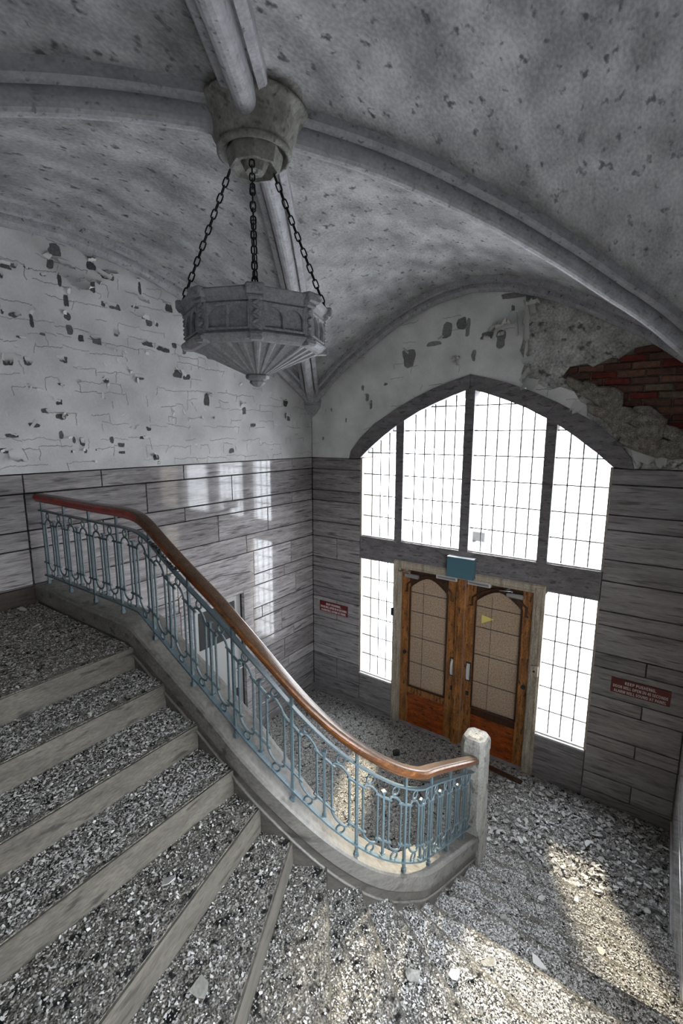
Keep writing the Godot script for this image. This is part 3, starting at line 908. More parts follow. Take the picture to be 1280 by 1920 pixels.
func wall_rib(k: int, u: float, length: float) -> Vector3:
	var y := arch(1.0 - absf(u / length * 2.0 - 1.0)) + 0.0
	return [Vector3(u, y, 0), Vector3(u, y, BAY_D), Vector3(0, y, u), Vector3(BAY_W, y, u)][k]

# ------------------------------------------------------------------ entrance window
const TR0 := 2.285
const TR1 := 2.605

func build_windows() -> void:
	# stone surround: four arch stones, mullions, transom, aprons
	var t := struct("trim_1", "grey stone pointed arch round the entrance window", "window surround")
	var li := arch_line(ARCH_IN)
	var lo := arch_line(ARCH_OUT)
	var cuts := [0, 4, 8, 12, 16]
	for k in 4:
		var p := PackedVector2Array()
		for j in range(cuts[k], cuts[k + 1] + 1): p.append(lo[j] + Vector2(0.002 if j == cuts[k] else (-0.002 if j == cuts[k + 1] else 0.0), 0))
		for j in range(cuts[k + 1], cuts[k] - 1, -1): p.append(li[j] + Vector2(0.002 if j == cuts[k] else (-0.002 if j == cuts[k + 1] else 0.0), 0))
		var m := Mb.new()
		m.prism(p, -0.16, 0.018 + 0.003 * (k % 2), on_front)
		part("arch_stone", m.done(), M.trim_stone, t)
	t = struct("trim_2", "grey stone mullions and transom of the entrance window", "window bars")
	var ms := [[1.39, 1.50], [2.288, 2.402], [3.19, 3.30]]
	for k in 3:
		var a: float = ms[k][0]
		var b: float = ms[k][1]
		var m := Mb.new()
		m.prism(PackedVector2Array([Vector2(a, TR1), Vector2(b, TR1), Vector2(b, arch_in(b) + 0.02), Vector2((a + b) / 2, arch_in((a + b) / 2) + 0.02), Vector2(a, arch_in(a) + 0.02)]), -0.16, 0.0, on_front)
		part("mullion", m.done(), M.trim_stone, t)
	var m := Mb.new()
	m.box(Vector3(0.853, TR0, -0.16), Vector3(3.837, TR1, -0.002), 0.004)
	part("transom", m.done(), M.trim_stone, t)
	for q in [[0.853, 1.39], [3.31, 3.837]]:
		m = Mb.new()
		m.box(Vector3(q[0], -0.05, -0.2), Vector3(q[1], 0.525, -0.004), 0.004)
		part("apron_slab", m.done(), M.slabs[1], t)
		m = Mb.new()
		m.box(Vector3(q[0], 0.527, -0.16), Vector3(q[1], 0.552, 0.006), 0.004)
		part("sill", m.done(), M.sill, t)
	# side jambs lining the opening
	for q in [[0.842, 0.868], [3.822, 3.848]]:
		m = Mb.new()
		m.box(Vector3(q[0], 0.553, -0.15), Vector3(q[1], TR0, -0.01), 0.003)
		m.box(Vector3(q[0], TR1, -0.15), Vector3(q[1], 3.69, -0.01), 0.003)
		m.box(Vector3(q[0], -0.05, -0.43), Vector3(q[1], 3.69, -0.151), 0.003)
		part("jamb_strip", m.done(), M.frame_wood, t)
	glazing("window_1", "narrow leaded upper light beside the plastered corner", 0.868, 1.39, TR1, 4.6, 4)
	glazing("window_2", "tall leaded upper light left of the central mullion", 1.50, 2.288, TR1, 4.6, 6)
	glazing("window_3", "tall leaded upper light right of the central mullion", 2.402, 3.19, TR1, 4.6, 6)
	glazing("window_4", "narrow leaded upper light under the torn plaster", 3.30, 3.822, TR1, 4.6, 4)
	glazing("window_5", "leaded sidelight between the corner and the doors", 0.868, 1.39, 0.552, TR0, 4)
	glazing("window_6", "leaded sidelight between the doors and the right-hand sign", 3.31, 3.822, 0.552, TR0, 4)

func glazing(called: String, label: String, x0: float, x1: float, y0: float, y1: float, cols: int) -> void:
	var w := struct(called, label, "window")
	var z := -0.07
	var cap := PackedVector2Array([Vector2(x0, y0), Vector2(x1, y0)])
	var upper := y0 > 2.0
	if upper:
		for k in 13:
			var x := lerpf(x1, x0, k / 12.0)
			cap.append(Vector2(x, minf(arch_in(x) + 0.01, y1)))
	else:
		cap.append(Vector2(x1, y1))
		cap.append(Vector2(x0, y1))
	var pitch := 0.2905 if upper else (y1 - y0) / 6.0
	var rows := int(ceil((4.56 - y0) / pitch)) if upper else 6
	var cw := (x1 - x0) / cols
	for r in rows:
		for c in cols:
			var cell := PackedVector2Array([Vector2(x0 + c * cw, y0 + r * pitch), Vector2(x0 + (c + 1) * cw, y0 + r * pitch), Vector2(x0 + (c + 1) * cw, y0 + (r + 1) * pitch), Vector2(x0 + c * cw, y0 + (r + 1) * pitch)])
			for q in Geometry2D.intersect_polygons(cell, cap):
				var m := Mb.new()
				var tilt := rng.randf_range(-0.003, 0.003)
				m.prism(q, z, z + 0.0005, func(u, v, d): return Vector3(u, v, d + tilt * (u - x0) / cw * 0.2))
				# one sheet is enough for a pane
				var s := Mb.new()
				var ix := Geometry2D.triangulate_polygon(q)
				for k in range(0, ix.size(), 3):
					s.tri(Vector3(q[ix[k]].x, q[ix[k]].y, z), Vector3(q[ix[k + 1]].x, q[ix[k + 1]].y, z), Vector3(q[ix[k + 2]].x, q[ix[k + 2]].y, z))
				part("pane", s.done(), M.pane, w)
	var lw := 0.007
	for c in range(1, cols):
		var x := x0 + c * cw
		var top := minf(arch_in(x), y1) if upper else y1
		var m := Mb.new()
		m.box(Vector3(x - lw, y0, z - 0.006), Vector3(x + lw, top, z + 0.006), 0.002)
		part("lead_came", m.done(), M.lead, w)
	for r in range(1, rows):
		var y := y0 + r * pitch
		var a := x0
		var b := x1
		if upper:
			while a < b and arch_in(a) < y: a += 0.01
			while b > a and arch_in(b) < y: b -= 0.01
		if b - a > 0.03:
			var m := Mb.new()
			m.box(Vector3(a, y - lw, z - 0.007), Vector3(b, y + lw, z + 0.007), 0.002)
			part("lead_came", m.done(), M.lead, w)
	var m2 := Mb.new()
	m2.box(Vector3(x0, y0, -0.10), Vector3(x1, y0 + 0.014, -0.03), 0.003)
	part("ledge", m2.done(), M.sill, w)

# ------------------------------------------------------------------ doors
func build_doors() -> void:
	var t := struct("trim_3", "pale moulded wooden frame round the double doors", "door frame")
	for q in [[1.392, 1.50], [3.19, 3.315]]:
		var m := Mb.new()
		m.box(Vector3(q[0], -0.02, -0.14), Vector3(q[1], 2.35, 0.004), 0.006)
		m.box(Vector3(q[0] + 0.012, 0.0, 0.0), Vector3(q[0] + 0.036, 2.34, 0.018), 0.006)
		m.box(Vector3(q[1] - 0.036, 0.0, 0.0), Vector3(q[1] - 0.012, 2.34, 0.018), 0.006)
		part("jamb", m.done(), M.frame_wood, t)
	var m := Mb.new()
	m.box(Vector3(1.392, 2.245, -0.14), Vector3(3.315, 2.352, 0.005), 0.006)
	m.box(Vector3(1.40, 2.315, 0.0), Vector3(3.305, 2.342, 0.02), 0.006)
	m.box(Vector3(1.46, 2.255, 0.0), Vector3(3.24, 2.278, 0.016), 0.006)
	part("head", m.done(), M.frame_wood, t)
	m = Mb.new()
	m.box(Vector3(2.284, 0.0, -0.13), Vector3(2.392, 2.245, -0.005), 0.008)
	m.box(Vector3(2.312, 0.0, -0.01), Vector3(2.364, 2.245, 0.012), 0.008)
	part("centre_post", m.done(), M.oak, t)
	m = Mb.new()
	m.box(Vector3(1.5, -0.05, -0.3), Vector3(3.19, 0.012, 0.0), 0.004)
	part("threshold", m.done(), M.dark_slabs[4], t)
	leaf("door_1", "varnished oak door leaf with arched boarded glass, nearer the corner", 1.503, 2.281, false)
	leaf("door_2", "varnished oak door leaf with a yellow triangle on its glass", 2.395, 3.187, true)

func leaf(called: String, label: String, x0: float, x1: float, flip: bool) -> void:
	var d := struct(called, label, "door")
	var zb := -0.09
	var zf := -0.045
	var top := 2.242
	var g0 := x0 + 0.13
	var g1 := x1 - 0.118
	var gm := (g0 + g1) / 2.0
	var gy := 0.575
	var m := Mb.new()
	m.box(Vector3(x0, 0.015, zb), Vector3(g0, top, zf), 0.004)
	part("stile", m.done(), M.oak, d)
	m = Mb.new()
	m.box(Vector3(g1, 0.015, zb), Vector3(x1, top, zf), 0.004)
	part("stile", m.done(), M.oak, d)
	# arched top rail
	var head := PackedVector2Array([Vector2(g0, top), Vector2(g0, 2.0)])
	for k in range(1, 12): head.append(door_arch(g0, g1, k / 12.0))
	head.append_array([Vector2(g1, 2.0), Vector2(g1, top)])
	m = Mb.new()
	m.prism(head, zb, zf, on_front)
	part("top_rail", m.done(), M.oak_dark, d)
	m = Mb.new()
	m.box(Vector3(g0, 0.475, zb), Vector3(g1, gy, zf), 0.004)
	part("lock_rail", m.done(), M.oak_dark if flip else M.oak, d)
	m = Mb.new()
	m.box(Vector3(g0, 0.015, zb), Vector3(g1, 0.14, zf), 0.004)
	part("bottom_rail", m.done(), M.oak_red, d)
	m = Mb.new()
	m.box(Vector3(g0 - 0.01, 0.13, zb + 0.008), Vector3(g1 + 0.01, 0.318, zf - 0.012), 0.003)
	m.box(Vector3(g0 - 0.01, 0.12, zb + 0.002), Vector3(g1 + 0.01, 0.485, zb + 0.012), 0.0)
	part("panel", m.done(), M.oak_red, d)
	m = Mb.new()
	m.box(Vector3(g0 - 0.01, 0.322, zb + 0.008), Vector3(g1 + 0.01, 0.48, zf - 0.012), 0.003)
	part("panel", m.done(), M.oak_red, d)
	# moulding round the glass
	var path := [Vector3(g0, gy, zf), Vector3(g0, 2.0, zf)]
	for k in range(1, 12):
		var q := door_arch(g0, g1, k / 12.0)
		path.append(Vector3(q.x, q.y, zf))
	path.append_array([Vector3(g1, 2.0, zf), Vector3(g1, gy, zf)])
	m = Mb.new()
	m.tube(path, 0.011, 8)
	m.tube([Vector3(g0, gy, zf), Vector3(g1, gy, zf)], 0.011, 8)
	part("glass_bead", m.done(), M.oak_dark, d)
	path = []
	for k in 13:
		var q := door_arch(g0 - 0.045, g1 + 0.045, k / 12.0)
		path.append(Vector3(q.x, q.y + 0.035, zf))
	path.insert(0, Vector3(g0 - 0.075, 1.93, zf)); path.insert(1, Vector3(g0 - 0.045, 1.93, zf))
	path.append_array([Vector3(g1 + 0.045, 1.93, zf), Vector3(g1 + 0.075, 1.93, zf)])
	m = Mb.new()
	m.tube(path, 0.013, 8)
	part("hood_moulding", m.done(), M.oak_dark, d)
	# glass, lead, board behind
	var gp := PackedVector2Array([Vector2(g0, gy), Vector2(g0, 2.0)])
	for k in range(1, 12): gp.append(door_arch(g0, g1, k / 12.0))
	gp.append_array([Vector2(g1, 2.0), Vector2(g1, gy)])
	var s := Mb.new()
	var ix := Geometry2D.triangulate_polygon(gp)
	for k in range(0, ix.size(), 3):
		s.tri(Vector3(gp[ix[k]].x, gp[ix[k]].y, -0.066), Vector3(gp[ix[k + 1]].x, gp[ix[k + 1]].y, -0.066), Vector3(gp[ix[k + 2]].x, gp[ix[k + 2]].y, -0.066))
	part("glass", s.done(), M.door_glass, d)
	for y in [0.93, 1.30, 1.66, 1.93]:
		m = Mb.new()
		m.box(Vector3(g0, y - 0.003, -0.07), Vector3(g1, y + 0.003, -0.062), 0.001)
		part("lead_came", m.done(), M.dark_metal, d)
	m = Mb.new()
	m.box(Vector3(gm - 0.082, gy, -0.069), Vector3(gm - 0.079, 2.08, -0.063), 0.001)
	part("lead_came", m.done(), M.dark_metal, d)
	for q in [[0.50, 1.325], [1.329, 2.22]]:
		m = Mb.new()
		m.box(Vector3(g0 - 0.05, q[0], -0.12), Vector3(g1 + 0.05, q[1], -0.10), 0.002)
		part("backing_board", m.done(), M.board, d)
	m = Mb.new()
	m.box(Vector3(g0 - 0.05, 0.5, -0.135), Vector3(g1 + 0.05, 2.22, -0.122), 0.0)
	part("backing_sheet", m.done(), M.oak_dark, d)
	# pull plate, latch, hinge
	var hx := x0 + 0.075 if flip else x1 - 0.02
	var h := Mb.new()
	h.box(Vector3(hx - 0.034, 0.915, zf), Vector3(hx + 0.034, 1.175, zf + 0.006), 0.003)
	part("handle_plate", h.done(), M.dark_metal, d)
	h = Mb.new()
	h.box(Vector3(hx - 0.021, 0.935, zf + 0.006), Vector3(hx + 0.021, 1.155, zf + 0.010), 0.002)
	h.tube([Vector3(hx, 0.955, zf), Vector3(hx, 0.965, zf + 0.035), Vector3(hx, 1.0, zf + 0.045), Vector3(hx, 1.09, zf + 0.045), Vector3(hx, 1.125, zf + 0.035), Vector3(hx, 1.135, zf)], 0.016, 10)
	part("pull_handle", h.done(), M.white_metal, d)
	h = Mb.new()
	h.box(Vector3(hx - 0.02, 0.72, zf), Vector3(hx + 0.02, 0.78, zf + 0.012), 0.005)
	part("lock_plate", h.done(), M.dark_metal, d)
	var kx := x1 - 0.045 if flip else x0 + 0.07
	h = Mb.new()
	h.tube([Vector3(kx, 1.06, zf), Vector3(kx, 1.06, zf + 0.02), Vector3(kx, 1.06, zf + 0.021)], 0.026, 14)
	h.tube([Vector3(kx, 1.06, zf + 0.015), Vector3(kx, 1.06, zf + 0.035)], 0.013, 10)
	part("knob", h.done(), M.dark_metal, d)
	# overhead closer
	var cx := x1 - 0.2 if flip else x0 + 0.16
	h = Mb.new()
	h.box(Vector3(cx - 0.1, 2.135, zf), Vector3(cx + 0.1, 2.19, zf + 0.055), 0.012)
	h.tube([Vector3(cx - 0.04, 2.16, zf + 0.028), Vector3(cx - 0.04, 2.215, zf + 0.028)], 0.014, 10)
	h.tube([Vector3(cx - 0.04, 2.21, zf + 0.028), Vector3(cx - 0.16, 2.215, zf + 0.10), Vector3(cx - 0.06, 2.235, zf + 0.03)], 0.008, 8)
	part("door_closer", h.done(), M.steel, d)

func door_arch(g0: float, g1: float, t: float) -> Vector2:
	var e := absf(t * 2.0 - 1.0)
	return Vector2(lerpf(g0, g1, t), 2.0 + 0.165 * (1.0 - pow(e, 1.7)))

func build_left_door() -> void:
	# doorway in the marble wall, under the landing
	var t := struct("trim_4", "stone frame and shallow gabled lintel of the side doorway", "door frame")
	var m := Mb.new()
	m.prism(PackedVector2Array([Vector2(1.235, 2.045), Vector2(2.375, 2.045), Vector2(2.375, 2.205), Vector2(2.31, 2.255), Vector2(1.80, 2.318), Vector2(1.30, 2.255), Vector2(1.235, 2.205)]), -0.05, 0.006, on_left)
	part("lintel", m.done(), M.slabs[0], t)
	# the courses resume round the lintel
	for q in [[1.26, 1.42], [2.2, 2.36]]:
		m = Mb.new()
		m.box(Vector3(-0.3, 0.0, q[0]), Vector3(0.004, 2.04, q[1]), 0.004)
		part("jamb", m.done(), M.slabs[2], t)
	m = Mb.new()
	m.box(Vector3(-0.3, 2.0, 1.42), Vector3(0.0, 2.04, 2.2), 0.004)
	part("soffit", m.done(), M.slabs[2], t)
	# filler slab above the gable
	m = Mb.new()
	m.prism(PackedVector2Array([Vector2(1.233, 2.21), Vector2(1.30, 2.26), Vector2(1.80, 2.323), Vector2(2.31, 2.26), Vector2(2.378, 2.21), Vector2(2.378, 2.51), Vector2(1.233, 2.51)]), -0.05, 0.0, on_left)
	part("marble_slab", m.done(), M.slabs[4], t)
	var d := struct("door_3", "grey side door with a dark pane in the marble wall", "door")
	m = Mb.new()
	m.box(Vector3(-0.11, 0.01, 1.43), Vector3(-0.06, 1.995, 2.19), 0.004)
	part("leaf", m.done(), M.grey_paint, d)
	m = Mb.new()
	m.box(Vector3(-0.062, 1.45, 1.53), Vector3(-0.052, 1.92, 2.09), 0.003)
	part("dark_pane", m.done(), M.black, d)
	m = Mb.new()
	m.box(Vector3(-0.062, 0.35, 1.5), Vector3(-0.054, 0.72, 2.12), 0.003)
	part("kick_panel", m.done(), M.black, d)
	m = Mb.new()
	m.tube([Vector3(-0.06, 1.0, 1.48), Vector3(-0.01, 1.0, 1.48)], 0.014, 10)
	m.tube([Vector3(-0.015, 1.0, 1.48), Vector3(-0.01, 1.0, 1.58)], 0.009, 8)
	part("handle", m.done(), M.steel, d)

# ------------------------------------------------------------------ stairs
func riser_line(j: int) -> Array:      # plan points of nosing j: inner, outer
	if j <= 4:
		var x: float = [1.45, 1.785, 2.10, 2.41][j - 1]
		return [Vector2(x, 3.70), Vector2(x, BAY_D)]
	if j >= 11:
		var z: float = [2.89, 2.59, 2.30, 2.00, 1.69, 1.39][j - 11]
		return [Vector2(3.21, z), Vector2(BAY_W, z)]
	var a := deg_to_rad(90.0 / 7.0 * (j - 4))
	var dir := Vector2(sin(a), cos(a))
	var c := Vector2(CX, CZ)
	var t := minf((BAY_W - CX) / dir.x, (BAY_D - CZ) / dir.y)
	return [c + dir * 0.80, c + dir * t]

func tread_poly(j: int) -> PackedVector2Array:      # between nosing j and j + 1
	var a := riser_line(j)
	var b := riser_line(j + 1)
	var p := PackedVector2Array([a[0], a[1]])
	if j == 6: p.append(Vector2(BAY_W, BAY_D))
	p.append(b[1]); p.append(b[0])
	return p

func tread_y(j: int) -> float: return LAND - RISE * j

func build_stairs() -> void:
	var s := thing("staircase", "stone staircase with winding steps, curb and landing strewn with fallen paint", "staircase")
	var m := Mb.new()
	m.prism(PackedVector2Array([Vector2(0.004, 3.55), Vector2(1.45, 3.55), Vector2(1.45, BAY_D - 0.004), Vector2(0.004, BAY_D - 0.004)]), 0.0, LAND, on_plan)
	part("landing", m.done(), M.step, s)
	for j in range(1, 16):
		m = Mb.new()
		var p := tread_poly(j)
		m.prism(p, maxf(tread_y(j) - 0.5, -0.02), tread_y(j), on_plan)
		part("step", m.done(), M.step, s)
	# curb with a heavier capping
	var cap := []
	var body := []
	for k in 85:
		var q := S3 * k / 84.0
		var t := curb_y(q)
		var ring := []
		for e in [Vector2(0.118, -0.135), Vector2(0.130, -0.118), Vector2(0.130, -0.016), Vector2(0.120, -0.003), Vector2(0.10, 0.0), Vector2(-0.10, 0.0), Vector2(-0.12, -0.003), Vector2(-0.130, -0.016), Vector2(-0.130, -0.118), Vector2(-0.118, -0.135)]:
			ring.append(path_point(q, e.x) + Vector3(0, t + e.y, 0))
		cap.append(ring)
		var br := []
		for e in [[0.112, 0], [0.112, -0.132], [-0.112, -0.132], [-0.112, 0]]:
			br.append(path_point(q, e[0]) + Vector3(0, (t + e[1]) if e[1] < 0 else -0.02, 0))
		body.append(br)
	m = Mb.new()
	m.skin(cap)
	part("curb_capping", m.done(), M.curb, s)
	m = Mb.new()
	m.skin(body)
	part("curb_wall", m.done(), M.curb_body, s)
	# moulding run under the capping on the stair side
	var run := []
	for k in 85:
		var q := S3 * k / 84.0
		run.append(path_point(q, 0.116) + Vector3(0, curb_y(q) - 0.205, 0))
	m = Mb.new()
	m.tube(run, 0.009, 6)
	part("curb_moulding", m.done(), M.curb, s)

const CURB := [[0.0, 2.737], [0.7, 2.737], [1.38, 2.737], [1.44, 2.733], [1.49, 2.712], [1.62, 2.648], [2.03, 2.462], [2.27, 2.340], [2.44, 2.245], [2.623, 2.104], [2.779, 1.948], [2.929, 1.783], [3.086, 1.618], [3.203, 1.508], [3.40, 1.35], [3.58, 1.20], [3.9, 1.01], [4.6, 0.635]]
const RAIL := [[0.0, 3.511], [1.0, 3.511], [1.40, 3.512], [1.56, 3.483], [1.816, 3.350], [2.072, 3.216], [2.3, 3.093], [2.457, 2.990], [2.6, 2.865], [2.72, 2.732], [2.833, 2.602], [2.953, 2.470], [3.075, 2.347], [3.21, 2.222], [3.30, 2.143], [3.40, 2.063], [3.53, 1.968], [3.85, 1.785], [4.443, 1.451], [4.6, 1.365]]
# how far the railing stands from the curb's centre line, towards the stair
const RLAT := [[0.0, 0.025], [1.2, 0.03], [1.6, 0.045], [2.0, 0.065], [2.7, 0.07], [3.06, 0.095], [3.34, 0.103], [3.66, 0.072], [4.03, 0.06], [4.6, 0.05]]
func rp(s: float, off := 0.0) -> Vector3: return path_point(s, lerp_table(RLAT, s) + off)
func curb_y(s: float) -> float: return lerp_table(CURB, s)
func rail_y(s: float) -> float: return lerp_table(RAIL, s)

func path_point(s: float, lat := 0.0) -> Vector3:
	if s <= S1: return Vector3(s, 0, BZ + lat)
	if s <= S2:
		var a := (s - S1) / RAD
		return Vector3(CX + (RAD + lat) * sin(a), 0, CZ + (RAD + lat) * cos(a))
	return Vector3(CX + RAD + lat, 0, CZ - (s - S2))

func build_newel() -> void:
	var nx := CX + RAD + 0.03
	var nz := CZ - (S3 - S2) - 0.105
	var o := thing("newel_post", "chamfered stone newel post at the foot of the railing", "newel post", Vector3(nx, 0, nz))
	var oct := func(h: float, c: float, y: float) -> Array:
		var out := []
		for e in [Vector2(h, -h + c), Vector2(h, h - c), Vector2(h - c, h), Vector2(-h + c, h), Vector2(-h, h - c), Vector2(-h, -h + c), Vector2(-h + c, -h), Vector2(h - c, -h)]:
			out.append(Vector3(e.x, y, -e.y))
		return out
	var m := Mb.new()
	var rows := [oct.call(0.108, 0.001, -0.02), oct.call(0.108, 0.001, 0.62), oct.call(0.104, 0.034, 0.74), oct.call(0.099, 0.034, 1.375)]
	for j in rows.size() - 1:
		for k in 8: m.quad(rows[j][k], rows[j][(k + 1) % 8], rows[j + 1][(k + 1) % 8], rows[j + 1][k])
	part("shaft", m.done(), M.newel, o)
	m = Mb.new()
	rows = [oct.call(0.099, 0.034, 1.373), oct.call(0.104, 0.038, 1.38), oct.call(0.104, 0.038, 1.455), oct.call(0.099, 0.038, 1.485), oct.call(0.088, 0.036, 1.503), oct.call(0.06, 0.025, 1.512), oct.call(0.005, 0.002, 1.514)]
	for j in rows.size() - 1:
		for k in 8: m.quad(rows[j][k], rows[j][(k + 1) % 8], rows[j + 1][(k + 1) % 8], rows[j + 1][k])
	part("cap", m.done(), M.newel, o)

# ------------------------------------------------------------------ railing
func build_railing() -> void:
	var o := thing("stair_railing", "blue-grey iron stair railing with a curved wooden handrail", "railing")
	# moulded handrail
	var prof := [Vector2(-0.026, -0.062), Vector2(0.026, -0.062), Vector2(0.030, -0.050), Vector2(0.040, -0.042), Vector2(0.044, -0.030), Vector2(0.043, -0.016), Vector2(0.036, -0.006)]
	var topp := [Vector2(0.034, -0.008), Vector2(0.033, -0.002), Vector2(0.024, 0.003), Vector2(0.008, 0.005), Vector2(-0.008, 0.005), Vector2(-0.024, 0.003), Vector2(-0.033, -0.002), Vector2(-0.034, -0.008)]
	# turned lengths of rail: red varnish on the landing, worn to bare brown towards the foot
	var hr := Node3D.new()
	hr.name = "handrail"
	o.add_child(hr, true)
	var m: Mb
	for sec in 6:
		var low := []
		var high := []
		for k in 19:
			var s := (S3 - 0.012) * (sec + k / 18.0) / 6.0 + 0.006
			var r1 := []
			var r2 := []
			for e in prof: r1.append(rp(s, e.x) + Vector3(0, rail_y(s) + e.y, 0))
			for k2 in range(6, 1, -1): r1.append(rp(s, -prof[k2].x) + Vector3(0, rail_y(s) + prof[k2].y, 0))
			for e in topp: r2.append(rp(s, e.x) + Vector3(0, rail_y(s) + e.y, 0))
			low.append(r1)
			high.append(r2)
		m = Mb.new()
		m.skin(low)
		part("rail_section", m.done(), M.rail_wood[sec], hr)
		m = Mb.new()
		m.skin(high)
		part("worn_top", m.done(), M.handrail_top, hr)
	# flat iron rails
	for q in [[0, "upper_rail"], [1, "lower_rail"]]:
		var rows := []
		for k in 97:
			var s := 0.002 + (S3 - 0.004) * k / 96.0
			var y := rail_y(s) - 0.138 if q[0] == 0 else curb_y(s) + 0.072
			var ring := []
			for e in [Vector2(0.015, -0.006), Vector2(0.015, 0.006), Vector2(-0.015, 0.006), Vector2(-0.015, -0.006)]:
				ring.append(rp(s, e.x) + Vector3(0, y + e.y, 0))
			rows.append(ring)
		m = Mb.new()
		m.skin(rows)
		part(q[1], m.done(), M.iron, o)
	var posts := [0.04, 0.43, 0.82, 1.205, 1.61, 2.02, 2.395, 2.74, 3.06, 3.345, 3.665, 4.03, 4.40]
	for k in posts.size():
		var s0: float = posts[k]
		var bay: float = (posts[k + 1] - s0) if k + 1 < posts.size() else 0.38
		# standing post from the curb to the handrail
		m = Mb.new()
		bar(m, s0, curb_y(s0) + 0.001, rail_y(s0) - 0.058, 0.0085)
		bar(m, s0, curb_y(s0) + 0.001, curb_y(s0) + 0.03, 0.0125)
		var po := part("post", m.done(), M.iron, o)
		collars(po, s0, bay * 0.16)
		for l in 2:
			var c := s0 + bay * (0.25 if l == 0 else 0.75)
			if c + 0.05 < S3: link(o, c, bay * 0.135)
		var sc := s0 + bay * 0.5
		if sc < S3 - 0.08:
			m = Mb.new()
			var yb := curb_y(sc) + 0.106
			var yt := rail_y(sc) - 0.216
			bar(m, sc, yb, yt, 0.0075)
			bar(m, sc, yb - 0.006, yb + 0.004, 0.014)
			bar(m, sc, yt - 0.004, yt + 0.006, 0.014)
			var b := part("baluster", m.done(), M.iron, o)
			collars(b, sc, bay * 0.16)

func bar(m: Mb, s: float, y0: float, y1: float, h: float) -> void:
	var p := rp(s)
	var x := (rp(s + 0.005) - rp(s - 0.005)).normalized()
	var z := x.cross(Vector3.UP)
	m.box(Vector3(-h, y0, -h), Vector3(h, y1, h), 0.002, Transform3D(Basis(x, Vector3.UP, z), p))

# ragged dirt caught on the upper rail where the handrail bends down
func build_dust_clump() -> void:
	var at := rp(1.76) + Vector3(0, rail_y(1.76) - 0.12, 0)
	var o := thing("dust_clump", "dark ragged clump of dirt caught under the handrail below its bend", "dust clump", at)
	for k in 3:
		var m := Mb.new()
		for j in 9:
			var s := 1.60 + 0.30 * (k + rng.randf()) / 3.0
			var c := rp(s, rng.randf_range(-0.012, 0.012)) + Vector3(0, rail_y(s) - 0.125 + rng.randf_range(0.0, 0.014), 0) - at
			var r := rng.randf_range(0.005, 0.011)
			m.box(c - Vector3(r, r * 0.6, r), c + Vector3(r, r * 0.6, r), r * 0.4)
		part("clod", m.done(), M.dark_metal, o)

# short cross bars that tie a bar to its two neighbours
func collars(parent: Node, s: float, half: float) -> void:
	for q in 2:
		var pts := []
		for k in 5:
			var e := clampf(s - half + 2 * half * k / 4.0, 0.0, S3)
			var y := rail_y(e) - 0.252 if q == 0 else curb_y(e) + 0.186
			pts.append(rp(e) + Vector3(0, y, 0))
		var m := Mb.new()
		m.tube(pts, 0.0085, 6)
		part("cross_bar", m.done(), M.iron, parent)

# tall link: two rods joined by a round arch above and below, each with a ring
func link(o: Node, c: float, w: float) -> void:
	var pts := []
	for k in 13:
		var a := PI - PI * k / 12.0
		var s := c + w * cos(a)
		pts.append(rp(s) + Vector3(0, rail_y(s) - 0.261 + sin(a) * w, 0))
	for k in 13:
		var a := -PI * k / 12.0
		var s := c + w * cos(a)
		pts.append(rp(s) + Vector3(0, curb_y(s) + 0.181 + sin(a) * w, 0))
	var m := Mb.new()
	m.tube(pts, 0.0068, 8, true)
	var l := part("link", m.done(), M.iron, o)
	for q in 2:
		var ring := []
		for k in 16:
			var a := TAU * k / 16.0
			var s := c + (0.0235 if c < S1 or c > S2 else 0.0208) * cos(a)
			var y := rail_y(c) - 0.178 + 0.0255 * sin(a) if q == 0 else curb_y(c) + 0.104 + 0.0245 * sin(a)
			ring.append(rp(s) + Vector3(0, y, 0))
		m = Mb.new()
		m.tube(ring, 0.006, 6, true)
		part("ring", m.done(), M.iron, l)

